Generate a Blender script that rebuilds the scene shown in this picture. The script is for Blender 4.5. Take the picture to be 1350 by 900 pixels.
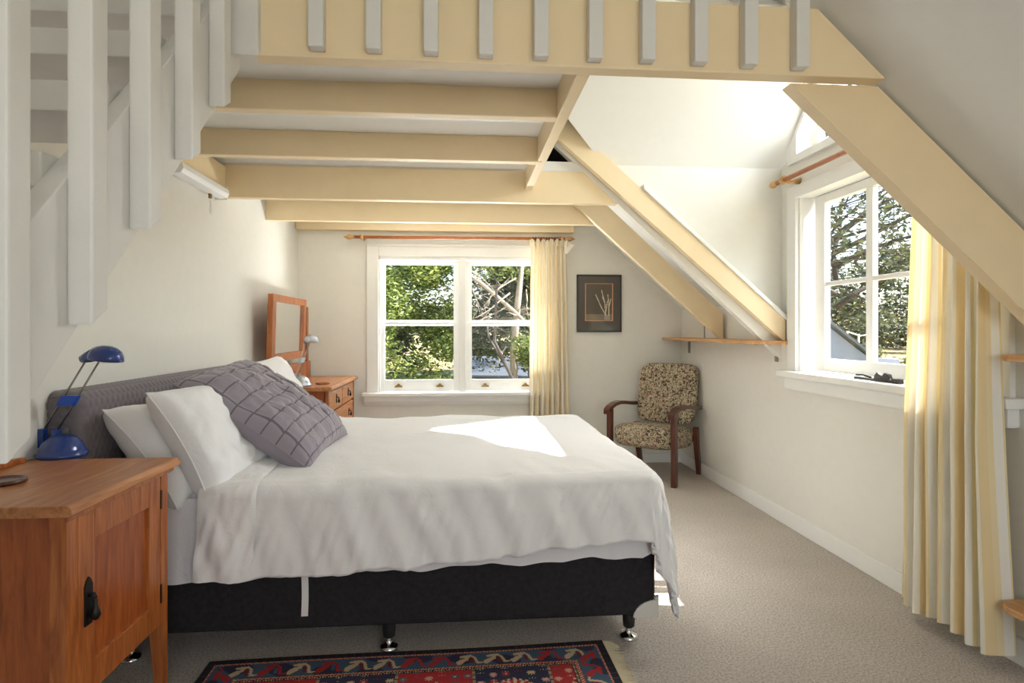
import bpy, bmesh, math, random
import numpy as np
from mathutils import Vector, Matrix, noise
random.seed(7); rng = np.random.default_rng(7)
PI = math.pi
for o in list(bpy.data.objects): bpy.data.objects.remove(o)
S = bpy.context.scene; C = S.collection

# ------------------------------------------------------------------ camera
F, A, CX, CY, H = 800.0, .0846, 675.0, 435.0, 1.2      # focal length and horizon in pixels of the 1350 x 900 frame
sA, cA = math.sin(A), math.cos(A)
cam = bpy.data.cameras.new('camera'); co = bpy.data.objects.new('camera', cam); C.objects.link(co)
co.location = (0, 0, H); co.rotation_euler = (PI/2, 0, -A)
cam.sensor_width = 36; cam.lens = F/1350*36; cam.shift_y = -15/1350; cam.clip_start = .02; cam.clip_end = 300
S.camera = co
def ray(x, y):
    u = (x-CX)/F
    return (u*cA+sA, cA-u*sA, (CY-y)/F)
def onX(x, y, X): r = ray(x, y); t = X/r[0]; return Vector((X, r[1]*t, H+r[2]*t))
def onY(x, y, Y): r = ray(x, y); t = Y/r[1]; return Vector((r[0]*t, Y, H+r[2]*t))
def onZ(x, y, Z): r = ray(x, y); t = (Z-H)/r[2]; return Vector((r[0]*t, r[1]*t, Z))

# ------------------------------------------------------------------ world, sun, daylight, exposure
W = bpy.data.worlds.new('sky'); S.world = W; W.use_nodes = True
nt = W.node_tree; nt.nodes.clear()
wo = nt.nodes.new('ShaderNodeOutputWorld'); bg = nt.nodes.new('ShaderNodeBackground'); sk = nt.nodes.new('ShaderNodeTexSky')
sk.sky_type = 'NISHITA'; sk.sun_disc = False; sk.sun_elevation = math.radians(45); sk.sun_rotation = math.radians(80)
sk.air_density = 1.0; sk.dust_density = 1.5
nt.links.new(sk.outputs[0], bg.inputs[0]); nt.links.new(bg.outputs[0], wo.inputs[0]); bg.inputs[1].default_value = .26
def light(name, typ, loc, direction, energy, color=(1, 1, 1), **kw):
    l = bpy.data.lights.new(name, typ); l.energy = energy; l.color = color
    for k, v in kw.items(): setattr(l, k, v)
    o = bpy.data.objects.new(name, l); C.objects.link(o); o.location = loc
    o.rotation_euler = Vector(direction).to_track_quat('-Z', 'Y').to_euler()
    return o
light('sun', 'SUN', (8, -2, 8), (-1, .17, -1.0), 13.0, (1, .96, .91), angle=.009)
# area lamps added at the windows to stand in for daylight and garden bounce
light('daylight_back_window', 'AREA', (.02, 6.05, 2.75), (0, -1, -.95), 120, (.90, .95, 1), shape='RECTANGLE', size=2.2, size_y=1.2)
light('garden_bounce_back_window', 'AREA', (.02, 6.0, .12), (0, -1, .75), 210, (.95, .97, 1), shape='RECTANGLE', size=2.0, size_y=1.0)
light('daylight_dormer_window', 'AREA', (2.85, 2.75, 2.85), (-1, 0, -.75), 75, (.90, .95, 1), shape='RECTANGLE', size=1.9, size_y=1.2)
light('daylight_dormer_side', 'AREA', (2.75, 1.55, 1.55), (-1, .75, 0), 4, (.92, .96, 1), shape='RECTANGLE', size=1.2, size_y=1.4)
light('added_front_fill', 'AREA', (.75, -2.0, 1.5), (-.1, 1, .05), 18, (.96, .98, 1), shape='RECTANGLE', size=1.7, size_y=1.4)  # fill lamp added behind the camera, at the unseen front opening
S.view_settings.view_transform = 'Standard'; S.view_settings.look = 'None'
S.view_settings.gamma = 1.0; S.view_settings.use_curve_mapping = False
S.view_settings.exposure = 0.93

# ------------------------------------------------------------------ materials
def lin(c): return tuple(((v/255)/12.92 if v/255 <= .04045 else ((v/255+.055)/1.055)**2.4) for v in c)
M = {}
class NT:
    def __init__(s, name):
        s.m = bpy.data.materials.new(name); s.m.use_nodes = True; s.t = s.m.node_tree; s.t.nodes.clear()
        s.out = s.n('ShaderNodeOutputMaterial'); s.p = s.n('ShaderNodeBsdfPrincipled'); s.l(s.p.outputs[0], s.out.inputs[0]); M[name] = s.m
    def n(s, typ, **kw):
        nd = s.t.nodes.new(typ)
        for k, v in kw.items(): setattr(nd, k, v)
        return nd
    def l(s, a, b): s.t.links.new(a, b)
    def set(s, **kw):
        for k, v in kw.items(): s.p.inputs[k.replace('_', ' ')].default_value = v
    def coord(s, kind='Object', scale=(1, 1, 1), rot=(0, 0, 0)):
        c = s.n('ShaderNodeTexCoord'); mp = s.n('ShaderNodeMapping'); mp.inputs['Scale'].default_value = scale; mp.inputs['Rotation'].default_value = rot
        s.l(c.outputs[kind], mp.inputs[0]); return mp.outputs[0]
    def noise(s, vec, scale, detail=4, rough=.55, dist=0):
        q = s.n('ShaderNodeTexNoise'); q.inputs['Scale'].default_value = scale; q.inputs['Detail'].default_value = detail
        q.inputs['Roughness'].default_value = rough; q.inputs['Distortion'].default_value = dist
        if vec is not None: s.l(vec, q.inputs['Vector'])
        return q.outputs['Fac']
    def ramp(s, fac, stops, interp='LINEAR'):
        r = s.n('ShaderNodeValToRGB'); cr = r.color_ramp; cr.interpolation = interp
        while len(cr.elements) < len(stops): cr.elements.new(.5)
        for e, (p, c) in zip(cr.elements, stops): e.position = p; e.color = (*c, 1)
        s.l(fac, r.inputs[0]); return r.outputs[0]
    def bump(s, h, strength=.3, dist=.01):
        b = s.n('ShaderNodeBump'); b.inputs['Strength'].default_value = strength; b.inputs['Distance'].default_value = dist
        s.l(h, b.inputs['Height']); s.l(b.outputs[0], s.p.inputs['Normal'])
    def col(s, c): s.l(c, s.p.inputs['Base Color'])
def paint(name, rgb, rough=.5, var=.04, bump=.06, scale=18):
    k = NT(name); c = lin(rgb); v = k.coord()
    f = k.noise(v, scale, 3); k.col(k.ramp(f, [(.3, tuple(x*(1-var) for x in c)), (.7, tuple(min(1, x*(1+var)) for x in c))]))
    k.set(Roughness=rough); k.bump(k.noise(v, 140, 2), bump, .002); return k
def wood(name, dark, light_, grain=(1, 1, 12), rough=.38, scale=6, coat=.15):
    k = NT(name); v = k.coord(scale=grain)
    f = k.noise(v, scale, 6, .62, 1.1)
    k.col(k.ramp(f, [(.28, lin(dark)), (.52, tuple((a+b)/2 for a, b in zip(lin(dark), lin(light_)))), (.74, lin(light_))]))
    k.set(Roughness=rough, Coat_Weight=coat, Coat_Roughness=.25); k.bump(f, .08, .004); return k
paint('wall', (231, 228, 219), .75, .012, .05)
paint('ceil', (236, 235, 230), .75, .01, .04)
paint('white', (238, 237, 233), .35, .01, .05)
paint('stairpaint', (222, 219, 213), .42, .03, .2, 9)
paint('cream', (239, 217, 177), .45, .025, .07, 7)
paint('loftshade', (34, 31, 29), .8)  # shade of the unlit loft put into the colour
wood('oak', (132, 62, 22), (196, 118, 58), (9, 9, .9), .36, 5)
wood('oakside', (126, 56, 18), (184, 98, 42), (9, 9, .9), .36, 5)
wood('oaktop', (150, 88, 46), (206, 142, 88), (10, .9, 9), .4, 4)
wood('pine', (176, 120, 66), (222, 172, 112), (8, .9, 8), .45, 4)
wood('polewood', (150, 82, 36), (186, 112, 58), (8, 8, 8), .35, 3, .3)
wood('finialwood', (190, 140, 84), (224, 184, 128), (8, 8, 8), .4, 3, .2)
wood('mahogany', (62, 28, 18), (104, 52, 34), (12, 12, 1.2), .3, 4, .4)
def plain(name, rgb, rough=.5, metal=0, **kw):
    k = NT(name); k.set(Base_Color=(*lin(rgb), 1), Roughness=rough, Metallic=metal, **kw); return k
plain('chrome', (215, 215, 218), .12, 1); plain('steel', (150, 148, 142), .3, 1); plain('silver', (176, 180, 184), .32, .8)
plain('blackiron', (44, 40, 36), .45, .6); plain('brass', (150, 120, 70), .4, .8); plain('darkmetal', (62, 60, 58), .5, .5)
plain('blueplastic', (32, 62, 132), .22, 0, Coat_Weight=.5); plain('blueclip', (28, 84, 196), .3); plain('whiteplastic', (240, 240, 240), .3)
plain('blackplastic', (26, 25, 26), .55); plain('guard', (214, 210, 200), .4); plain('tape', (236, 233, 228), .8)
plain('mirror', (235, 238, 238), .02, 1); plain('cord', (225, 220, 210), .7); plain('bulbglass', (225, 222, 212), .25)
k = NT('glass'); k.t.nodes.remove(k.p)
tr = k.n('ShaderNodeBsdfTransparent'); gl = k.n('ShaderNodeBsdfGlossy'); gl.inputs['Roughness'].default_value = .02
lwt = k.n('ShaderNodeLayerWeight'); lwt.inputs[0].default_value = .5; mx = k.n('ShaderNodeMixShader')
pw = k.n('ShaderNodeMath', operation='POWER'); k.l(lwt.outputs['Facing'], pw.inputs[0]); pw.inputs[1].default_value = 4
ma = k.n('ShaderNodeMath', operation='MULTIPLY_ADD'); k.l(pw.outputs[0], ma.inputs[0]); ma.inputs[1].default_value = .5; ma.inputs[2].default_value = .005
k.l(ma.outputs[0], mx.inputs[0]); k.l(tr.outputs[0], mx.inputs[1]); k.l(gl.outputs[0], mx.inputs[2]); k.l(mx.outputs[0], k.out.inputs[0])
tr.inputs[0].default_value = (.95, .96, .95, 1)
# carpet: short cut pile, beige with flecks
k = NT('carpet'); v = k.coord()
f = k.noise(v, 120, 4, .75); f2 = k.noise(v, 2.2, 3)
mixc = k.n('ShaderNodeMixRGB'); mixc.blend_type = 'MULTIPLY'; mixc.inputs[0].default_value = 1
k.l(k.ramp(f, [(.32, lin((150, 138, 126))), (.5, lin((212, 200, 187))), (.7, lin((236, 226, 215)))]), mixc.inputs[1])
k.l(k.ramp(f2, [(.3, (.88, .88, .88)), (.7, (1, 1, 1))]), mixc.inputs[2]); k.col(mixc.outputs[0])
k.set(Roughness=.95); k.bump(k.noise(v, 130, 4, .7), .9, .012)
# linen
def linen(name, rgb, b=.25):
    k = NT(name); v = k.coord(); k.set(Base_Color=(*lin(rgb), 1), Roughness=.85, Sheen_Weight=.25)
    k.bump(k.noise(v, 11, 6, .62, 1.0), b*.7, .02); return k
linen('duvetcloth', (236, 233, 230), .3); linen('sheetcloth', (230, 226, 225), .35); linen('pillowcloth', (240, 238, 236), .3)
k = linen('headcloth', (122, 114, 118), .1)
linen('cushionbed', (140, 130, 138), .2)
# grey cushion face: pleat lines darker, from the cloth's own UV
k = NT('cushioncloth'); uv = k.coord('UV', (1, 1, 1)); nz = k.n('ShaderNodeTexNoise'); nz.inputs['Scale'].default_value = 5; k.l(uv, nz.inputs['Vector'])
mixv = k.n('ShaderNodeMixRGB'); mixv.inputs[0].default_value = .035; k.l(uv, mixv.inputs[1]); k.l(nz.outputs['Color'], mixv.inputs[2])
sp = k.n('ShaderNodeSeparateXYZ'); k.l(mixv.outputs[0], sp.inputs[0])
def mth(k, op, a, b=None, c=None):
    q = k.n('ShaderNodeMath', operation=op)
    for i, x in enumerate((a, b, c)):
        if x is None: continue
        if isinstance(x, (int, float)): q.inputs[i].default_value = x
        else: k.l(x, q.inputs[i])
    return q.outputs[0]
def lines(k, u, n, w):   # 1 on thin lines
    fr_ = mth(k, 'FRACT', mth(k, 'MULTIPLY', u, n)); return mth(k, 'LESS_THAN', mth(k, 'ABSOLUTE', mth(k, 'SUBTRACT', fr_, .5)), w)
g = mth(k, 'MAXIMUM', lines(k, sp.outputs[0], 9, .055), lines(k, sp.outputs[1], 9, .045))
mc = k.n('ShaderNodeMixRGB'); mc.inputs[1].default_value = (*lin((146, 137, 145)), 1); mc.inputs[2].default_value = (*lin((104, 96, 104)), 1)
k.l(g, mc.inputs[0]); k.col(mc.outputs[0]); k.set(Roughness=.75, Sheen_Weight=.3); k.bump(k.noise(uv, 30, 4), .25, .01)
k = NT('bedbase'); v = k.coord(); k.set(Roughness=.9); k.col(k.ramp(k.noise(v, 60, 3), [(.3, lin((26, 24, 26))), (.7, lin((40, 37, 39)))])); k.bump(k.noise(v, 300, 2), .4, .002)
# curtain: vertical woven stripes across the cloth width (UV x = metres of cloth)
k = NT('curtain'); c_ = k.n('ShaderNodeTexCoord'); sp = k.n('ShaderNodeSeparateXYZ'); k.l(c_.outputs['UV'], sp.inputs[0])
fr_ = mth(k, 'FRACT', mth(k, 'MULTIPLY', sp.outputs[0], 1/.112))
k.col(k.ramp(fr_, [(0, lin((246, 236, 212))), (.06, lin((241, 216, 164))), (.3, lin((244, 224, 180))), (.42, lin((247, 242, 230))), (.6, lin((248, 244, 236))), (.66, lin((240, 222, 168))), (.76, lin((247, 241, 226))), (.9, lin((248, 240, 220)))], 'CONSTANT'))
k.set(Roughness=.6, Sheen_Weight=.3)
tl = k.n('ShaderNodeBsdfTranslucent'); k.l(k.p.inputs['Base Color'].links[0].from_socket, tl.inputs[0]); mx = k.n('ShaderNodeMixShader'); mx.inputs[0].default_value = .14
k.l(k.p.outputs[0], mx.inputs[1]); k.l(tl.outputs[0], mx.inputs[2]); k.l(mx.outputs[0], k.out.inputs[0])
# floral tapestry
k = NT('floral'); v = k.coord(); n1 = k.noise(v, 46, 5, .7, .8); n2 = k.n('ShaderNodeTexVoronoi'); n2.inputs['Scale'].default_value = 40; k.l(v, n2.inputs['Vector'])
base = k.ramp(n1, [(.36, lin((66, 54, 44))), (.44, lin((120, 104, 78))), (.5, lin((206, 192, 168))), (.56, lin((150, 132, 98))), (.62, lin((92, 78, 58))), (.7, lin((214, 202, 182)))], 'CONSTANT')
sp = k.n('ShaderNodeSeparateColor'); k.l(n2.outputs['Color'], sp.inputs[0])
near_ = mth(k, 'LESS_THAN', n2.outputs['Distance'], .3)
red = mth(k, 'MULTIPLY', near_, mth(k, 'GREATER_THAN', sp.outputs[0], .78)); grn = mth(k, 'MULTIPLY', near_, mth(k, 'LESS_THAN', sp.outputs[0], .2))
m1 = k.n('ShaderNodeMixRGB'); m1.inputs[2].default_value = (*lin((168, 84, 84)), 1); k.l(mth(k, 'MULTIPLY', red, .8), m1.inputs[0]); k.l(base, m1.inputs[1])
m2 = k.n('ShaderNodeMixRGB'); m2.inputs[2].default_value = (*lin((84, 96, 66)), 1); k.l(mth(k, 'MULTIPLY', grn, .8), m2.inputs[0]); k.l(m1.outputs[0], m2.inputs[1])
k.col(m2.outputs[0]); k.set(Roughness=.9); k.bump(n1, .2, .005)
def vcol(name, rough=.9, bump=0):
    k = NT(name); a = k.n('ShaderNodeVertexColor'); a.layer_name = 'Col'; k.col(a.outputs[0]); k.set(Roughness=rough)
    if bump: k.bump(k.noise(k.coord(), 260, 3), bump, .004)
    return k
vcol('rugpile', .95, .6); k = vcol('print', .6); k.set(Coat_Weight=1.0, Coat_Roughness=.03)
plain('fringe', (206, 192, 160), .9); plain('frameblack', (40, 38, 37), .35)
def leafmat(name, a, b, c):
    k = NT(name); gi = k.n('ShaderNodeNewGeometry'); k.col(k.ramp(gi.outputs['Random Per Island'], [(0, lin(a)), (.55, lin(b)), (1, lin(c))])); k.set(Roughness=.6)
    tl = k.n('ShaderNodeBsdfTranslucent'); k.l(k.p.inputs['Base Color'].links[0].from_socket, tl.inputs[0]); mx = k.n('ShaderNodeMixShader'); mx.inputs[0].default_value = .3
    k.l(k.p.outputs[0], mx.inputs[1]); k.l(tl.outputs[0], mx.inputs[2]); k.l(mx.outputs[0], k.out.inputs[0])
leafmat('leaf', (52, 66, 30), (98, 116, 52), (150, 158, 84)); leafmat('leafdull', (58, 66, 42), (88, 92, 58), (126, 122, 82)); leafmat('leafolive', (44, 52, 34), (74, 82, 54), (112, 116, 82))
paint('bark', (128, 114, 100), .9, .2, .8, 6); paint('barkpale', (150, 138, 126), .9, .15, .6, 6); paint('barkdark', (74, 66, 62), .9, .2, .8, 6)
k = NT('ground'); v = k.coord(); k.col(k.ramp(k.noise(v, .35, 6, .7), [(.3, lin((112, 104, 62))), (.48, lin((150, 144, 88))), (.58, lin((146, 116, 96))), (.7, lin((170, 142, 122)))])); k.set(Roughness=1)
plain('roofsheet', (128, 138, 158), .5); plain('roofpale', (74, 80, 88), .7); plain('shedwall', (84, 78, 72), .9); plain('roofouter', (96, 100, 106), .7)

# ------------------------------------------------------------------ mesh helpers
class MB:
    def __init__(s): s.v = []; s.f = []
    def add(s, vs, fs):
        b = len(s.v); s.v += [tuple(q) for q in vs]; s.f += [tuple(b+i for i in f) for f in fs]; return s
    def box(s, x0, x1, y0, y1, z0, z1):
        return s.add([(x0,y0,z0),(x1,y0,z0),(x1,y1,z0),(x0,y1,z0),(x0,y0,z1),(x1,y0,z1),(x1,y1,z1),(x0,y1,z1)],
                     [(0,3,2,1),(4,5,6,7),(0,1,5,4),(1,2,6,5),(2,3,7,6),(3,0,4,7)])
    def prism(s, pts, axis, a, b):
        n = len(pts)
        def P(p, t): return (t, p[0], p[1]) if axis == 'X' else (p[0], t, p[1]) if axis == 'Y' else (p[0], p[1], t)
        return s.add([P(p, a) for p in pts]+[P(p, b) for p in pts], [tuple(range(n))[::-1], tuple(range(n, 2*n))]+[(i, (i+1) % n, n+(i+1) % n, n+i) for i in range(n)])
    def slab(s, quad, nrm, t):      # a polygon given a thickness along nrm
        n = len(quad); q2 = [tuple(Vector(p)+Vector(nrm)*t) for p in quad]
        return s.add(list(quad)+q2, [tuple(range(n))[::-1], tuple(range(n, 2*n))]+[(i, (i+1) % n, n+(i+1) % n, n+i) for i in range(n)])
    def lathe(s, prof, c=(0, 0, 0), n=20, mat=None):
        vs = []; fs = []
        for r, z in prof:
            for i in range(n):
                p = Vector((r*math.cos(2*PI*i/n), r*math.sin(2*PI*i/n), z))
                if mat: p = mat @ p
                vs.append(tuple(p+Vector(c)))
        for j in range(len(prof)-1):
            for i in range(n): fs.append((j*n+i, j*n+(i+1) % n, (j+1)*n+(i+1) % n, (j+1)*n+i))
        fs.append(tuple(range(n))[::-1]); fs.append(tuple((len(prof)-1)*n+i for i in range(n)))
        return s.add(vs, fs)
    def tube(s, pts, r, n=8):
        pts = [Vector(p) for p in pts]; rs = r if isinstance(r, (list, tuple)) else [r]*len(pts); vs = []; fs = []
        up = None
        for i, p in enumerate(pts):
            t = (pts[min(i+1, len(pts)-1)]-pts[max(i-1, 0)]).normalized()
            if up is None: up = Vector((0, 0, 1)) if abs(t.z) < .9 else Vector((1, 0, 0))
            a = t.cross(up)
            if a.length < 1e-4: a = t.cross(Vector((1, 0, .3)))
            a.normalize(); b = a.cross(t).normalized(); up = b
            for k in range(n): vs.append(tuple(p+(a*math.cos(2*PI*k/n)+b*math.sin(2*PI*k/n))*rs[i]))
        for j in range(len(pts)-1):
            for k in range(n): fs.append((j*n+k, j*n+(k+1) % n, (j+1)*n+(k+1) % n, (j+1)*n+k))
        fs.append(tuple(range(n))[::-1]); fs.append(tuple((len(pts)-1)*n+k for k in range(n)))
        return s.add(vs, fs)
    def grid(s, nu, nv, fn, wrap=False):
        b = len(s.v)
        for j in range(nv+1):
            for i in range(nu+1): s.v.append(tuple(fn(i/nu, j/nv)))
        for j in range(nv):
            for i in range(nu): s.f.append((b+j*(nu+1)+i, b+j*(nu+1)+i+1, b+(j+1)*(nu+1)+i+1, b+(j+1)*(nu+1)+i))
        return s
    def build(s, name, mat, parent=None, bevel=0, smooth=False, local=False, seg=2, uv=None, weld=False):
        off = Vector((0, 0, 0))
        if parent is not None and not local:
            q = parent
            while q is not None: off += q.location; q = q.parent
        me = bpy.data.meshes.new(name); me.from_pydata([tuple(Vector(v)-off) for v in s.v], [], s.f); me.update()
        if uv is not None:
            ul = me.uv_layers.new(name='UVMap'); idx = np.zeros(len(me.loops), dtype=np.int32); me.loops.foreach_get('vertex_index', idx)
            ul.data.foreach_set('uv', np.asarray(uv, dtype=np.float32)[idx].ravel())
        if bevel or weld:
            bm = bmesh.new(); bm.from_mesh(me)
            if weld: bmesh.ops.remove_doubles(bm, verts=bm.verts, dist=1e-5)
            bmesh.ops.recalc_face_normals(bm, faces=bm.faces)
            if bevel: bmesh.ops.bevel(bm, geom=list(bm.edges), offset=bevel, segments=seg, profile=.6, affect='EDGES', clamp_overlap=True)
            bm.to_mesh(me); bm.free()
        if smooth:
            for p in me.polygons: p.use_smooth = True
        me.materials.append(M[mat]); o = bpy.data.objects.new(name, me); C.objects.link(o)
        if parent is not None: o.parent = parent
        return o
def tag(o, label, cat, group=None):
    o['label'] = label; o['category'] = cat
    if group: o['group'] = group
    return o
def thing(name, label, cat, loc=(0, 0, 0), rotz=0, group=None):
    o = bpy.data.objects.new(name, None); C.objects.link(o); o.empty_display_size = .1
    o.location = loc; o.rotation_euler = (0, 0, rotz); return tag(o, label, cat, group)
def struct(name, mb, mat, parent=None, **kw):
    o = mb.build(name, mat, parent, **kw)
    if parent is None: o['kind'] = 'structure'
    return o
def sroot(name, loc=(0, 0, 0)):
    o = bpy.data.objects.new(name, None); C.objects.link(o); o.location = loc; o['kind'] = 'structure'; return o
def rotm(direction, up=(0, 0, 1)):   # matrix whose local Z points along direction
    return Vector(direction).to_track_quat('Z', 'Y').to_matrix()
def bx(*a): return MB().box(*a)

# ------------------------------------------------------------------ the room
XL, XR, YB, YF = -1.40, 2.007, 5.38, -2.2
roofz = lambda X: 3.19-.9*X
RX = -.3; RZ = roofz(RX)
struct('floor', bx(XL-.1, XR+.1, YF, YB+.1, -.12, 0), 'carpet')
struct('wall_left', bx(XL-.12, XL, YF, YB+.12, 0, 2.75), 'wall')
# back wall round its window opening
w0, w1, wz0, wz1 = -.72, .76, .655, 1.845
m = MB()
m.box(XL, w0, YB, YB+.14, 0, 2.0).box(w1, XR+.15, YB, YB+.14, 0, 2.0).box(w0, w1, YB, YB+.14, 0, wz0).box(w0, w1, YB, YB+.14, wz1, 2.0)
m.prism([(XL, 2.0), (XR+.15, 2.0), (XR+.15, 2.2), (RX, 3.7), (XL, 2.75)], 'Y', YB, YB+.14)
struct('wall_back', m, 'wall')
# right knee wall, dormer front and its openings
DY0, DY1, DYM, SP, RG = 1.91, 3.65, 2.78, 2.21, 1.15
oy0, oy1, oz0, oz1 = 2.12, 3.462, .955, 2.02
m = MB(); T = .15
m.box(XR, XR+T, YF, DY0, 0, 1.6).box(XR, XR+T, DY1, YB+.14, 0, 1.6)
m.box(XR, XR+T, DY0, DY1, 0, oz0).box(XR, XR+T, DY0, oy0, oz0, oz1).box(XR, XR+T, oy1, DY1, oz0, oz1)
gz = lambda y: SP+(DY1-.04-y)*RG if y > DYM else SP+(y-DY0-.04)*RG
m.prism([(DY0, oz1), (DY1, oz1), (DY1, SP), (3.57, 2.245), (1.99, 2.245), (DY0, SP)], 'X', XR, XR+T)
gt = gz(DYM)
m.prism([(3.449, 2.245), (3.575, 2.245), (DYM, gt+.02), (DYM, gt-.12), (3.449, 2.36)], 'X', XR, XR+T)
m.prism([(2.11, 2.36), (DYM, gt-.12), (DYM, gt+.02), (1.985, 2.245), (2.11, 2.245)], 'X', XR, XR+T)
struct('wall_right', m, 'wall')
# dormer cheeks
m = MB(); m.prism([(.5, roofz(.5)-.35), (XR, roofz(XR)-.36), (XR+T, 1.0), (XR+T, SP+.05), (.5, SP+.6)], 'Y', DY1, DY1+.06)
struct('wall_dormer_far', m, 'wall')
m = MB(); m.prism([(1.3, 2.02), (XR, 1.39), (XR+T, 1.39), (XR+T, SP+.05), (1.0, SP+.3)], 'Y', DY0-.06, DY0)
struct('wall_dormer_near', m, 'wall')
# dormer ceiling: two slopes up to a ridge that runs into the roof
vx = lambda z: (3.19-z)/.9
m = MB()
m.slab([(XR+T, DY1, SP), (XR+T, DYM, gt), (.87-(gt-SP)*1.22, DYM, gt), (.87, DY1, SP)], (0, .6, .6), .06)
m.slab([(XR+T, DY0, SP), (.87, DY0, SP), (.87-(gt-SP)*1.22, DYM, gt), (XR+T, DYM, gt)], (0, -.6, .6), .06)
struct('ceiling_dormer', m, 'ceil')
# main roof slopes
n_ = (.67, 0, .74)
m = MB()
m.slab([(XR+.1, YF, roofz(XR+.1)), (RX, YF, RZ), (RX, DY0-.005, RZ), (XR+.1, DY0-.005, roofz(XR+.1))], n_, .08)
m.slab([(XR+.1, DY1+.03, roofz(XR+.1)), (RX, DY1+.03, RZ), (RX, YB+.1, RZ), (XR+.1, YB+.1, roofz(XR+.1))], n_, .08)
m.slab([(vx(SP), DY0, SP), (RX, DY0, RZ), (RX, DYM, RZ), (vx(gt), DYM, gt)], n_, .08)
m.slab([(vx(SP), DY1+.04, SP), (vx(gt), DYM, gt), (RX, DYM, RZ), (RX, DY1+.04, RZ)], n_, .08)
m.slab([(RX, YF, RZ), (XL-.1, YF, 2.55), (XL-.1, YB+.1, 2.55), (RX, YB+.1, RZ)], (-.6, 0, .8), .08)
struct('ceiling', m, 'ceil')
# wall behind the camera, with an added window opening to let light in
m = MB(); a0, a1, b0, b1 = -.15, 1.65, .75, 2.1
m.box(XL, a0, YF-.12, YF, 0, 2.0).box(a1, XR+.1, YF-.12, YF, 0, 1.6).box(a0, a1, YF-.12, YF, 0, b0)
m.prism([(XL, 2.0), (a0, 2.0), (a0, b1), (a1, b1), (a1, 1.6), (XR+.1, 1.6), (RX, 3.7), (XL, 2.75)], 'Y', YF-.12, YF)
struct('wall_front', m, 'wall')
# loft floor: white boards on the joists, with an added dark panel behind for the unlit loft space
m = MB()
m.slab([(XL, 1.80, 2.085), (.40, 1.80, 2.085), (.40, 3.66, 2.175), (XL, 3.66, 2.175)], (0, 0, 1), .04)
struct('ceiling_loft', m, 'white')
struct('ceiling_loft_back', bx(XL, vx(2.2)+.1, 3.66, YB, 2.166, 2.226), 'white')
struct('loft_shade_panel', MB().prism([(XL, 2.22), (1.05, 2.22), (RX, RZ), (XL, 2.6)], 'Y', 4.3, 4.34), 'loftshade')
# baseboards
def skirting(name, mb): return struct(name, mb, 'white', bevel=.006)
skirting('baseboard_back', bx(XL, XR, YB-.016, YB, 0, .085)); skirting('baseboard_right', bx(XR-.016, XR, YF, YB-.016, 0, .095)); skirting('baseboard_left', bx(XL, XL+.016, YF, YB-.016, 0, .09))

# ------------------------------------------------------------------ window_1: pair of sash windows in the back wall
wn = sroot('window_1', (0, YB, wz0))
def wp(name, mb, mat='white', bevel=.004, parent=None): return mb.build(name, mat, parent or wn, bevel=bevel)
AR = -.812; AL = .86
m = MB().box(AR, AR+.1, YB-.025, YB+.005, .655, 1.945).box(AL-.1, AL, YB-.025, YB+.005, .655, 1.945).box(AR+.1, AL-.1, YB-.025, YB+.005, 1.845, 1.945)
m.box(AR-.004, AL+.004, YB-.034, YB-.02, 1.93, 1.95)
wp('architrave', m)
wp('jamb', MB().box(w0, w0+.022, YB-.01, YB+.14, wz0, wz1).box(w1-.022, w1, YB-.01, YB+.14, wz0, wz1).box(w0, w1, YB-.01, YB+.14, wz1-.03, wz1))
wp('mullion', MB().box(-.012, .045, YB-.02, YB+.12, wz0, wz1))
wp('sill', MB().box(AR-.035, AL+.035, YB-.085, YB+.06, .625, .657), bevel=.008)
wp('apron', MB().prism([(YB+.005, .545), (YB-.02, .545), (YB-.05, .58), (YB-.055, .625), (YB+.005, .625)], 'X', AR-.02, AL+.02))
def sash(x0, x1, px0, px1):
    for nm, z0, z1, pz0, pz1, yy in (('upper_sash', 1.24, 1.82, 1.29, 1.782, YB+.075), ('lower_sash', .66, 1.268, .762, 1.25, YB+.035)):
        s_ = MB().box(x0, px0, yy, yy+.036, z0, z1).box(px1, x1, yy, yy+.036, z0, z1).box(px0, px1, yy, yy+.036, z0, pz0).box(px0, px1, yy, yy+.036, pz1, z1)
        so = wp(nm, s_, bevel=.003)
        bx(px0-.005, px1+.005, yy+.016, yy+.02, pz0-.005, pz1+.005).build('pane', 'glass', so)
        if nm == 'lower_sash':
            for q in (.2, .8):
                xx = px0+(px1-px0)*q
                h_ = MB().prism([(xx-.035, .696), (xx+.035, .696), (xx+.028, .71), (xx+.012, .716), (xx+.008, .727), (xx-.008, .727), (xx-.012, .716), (xx-.028, .71)], 'Y', yy-.018, yy+.002)
                h_.build('finger_lift', 'brass', so, bevel=.003)
        else:
            for xx in (px0-.02, px1+.02): MB().prism([(xx-.012, z0+.01), (xx+.012, z0+.01), (xx+.006, z0+.05), (xx-.006, z0+.05)], 'Y', yy-.012, yy+.002).build('sash_horn', 'white', so)
sash(w0+.02, -.010, -.664, -.062); sash(.043, w1-.02, .1, .70)

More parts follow.
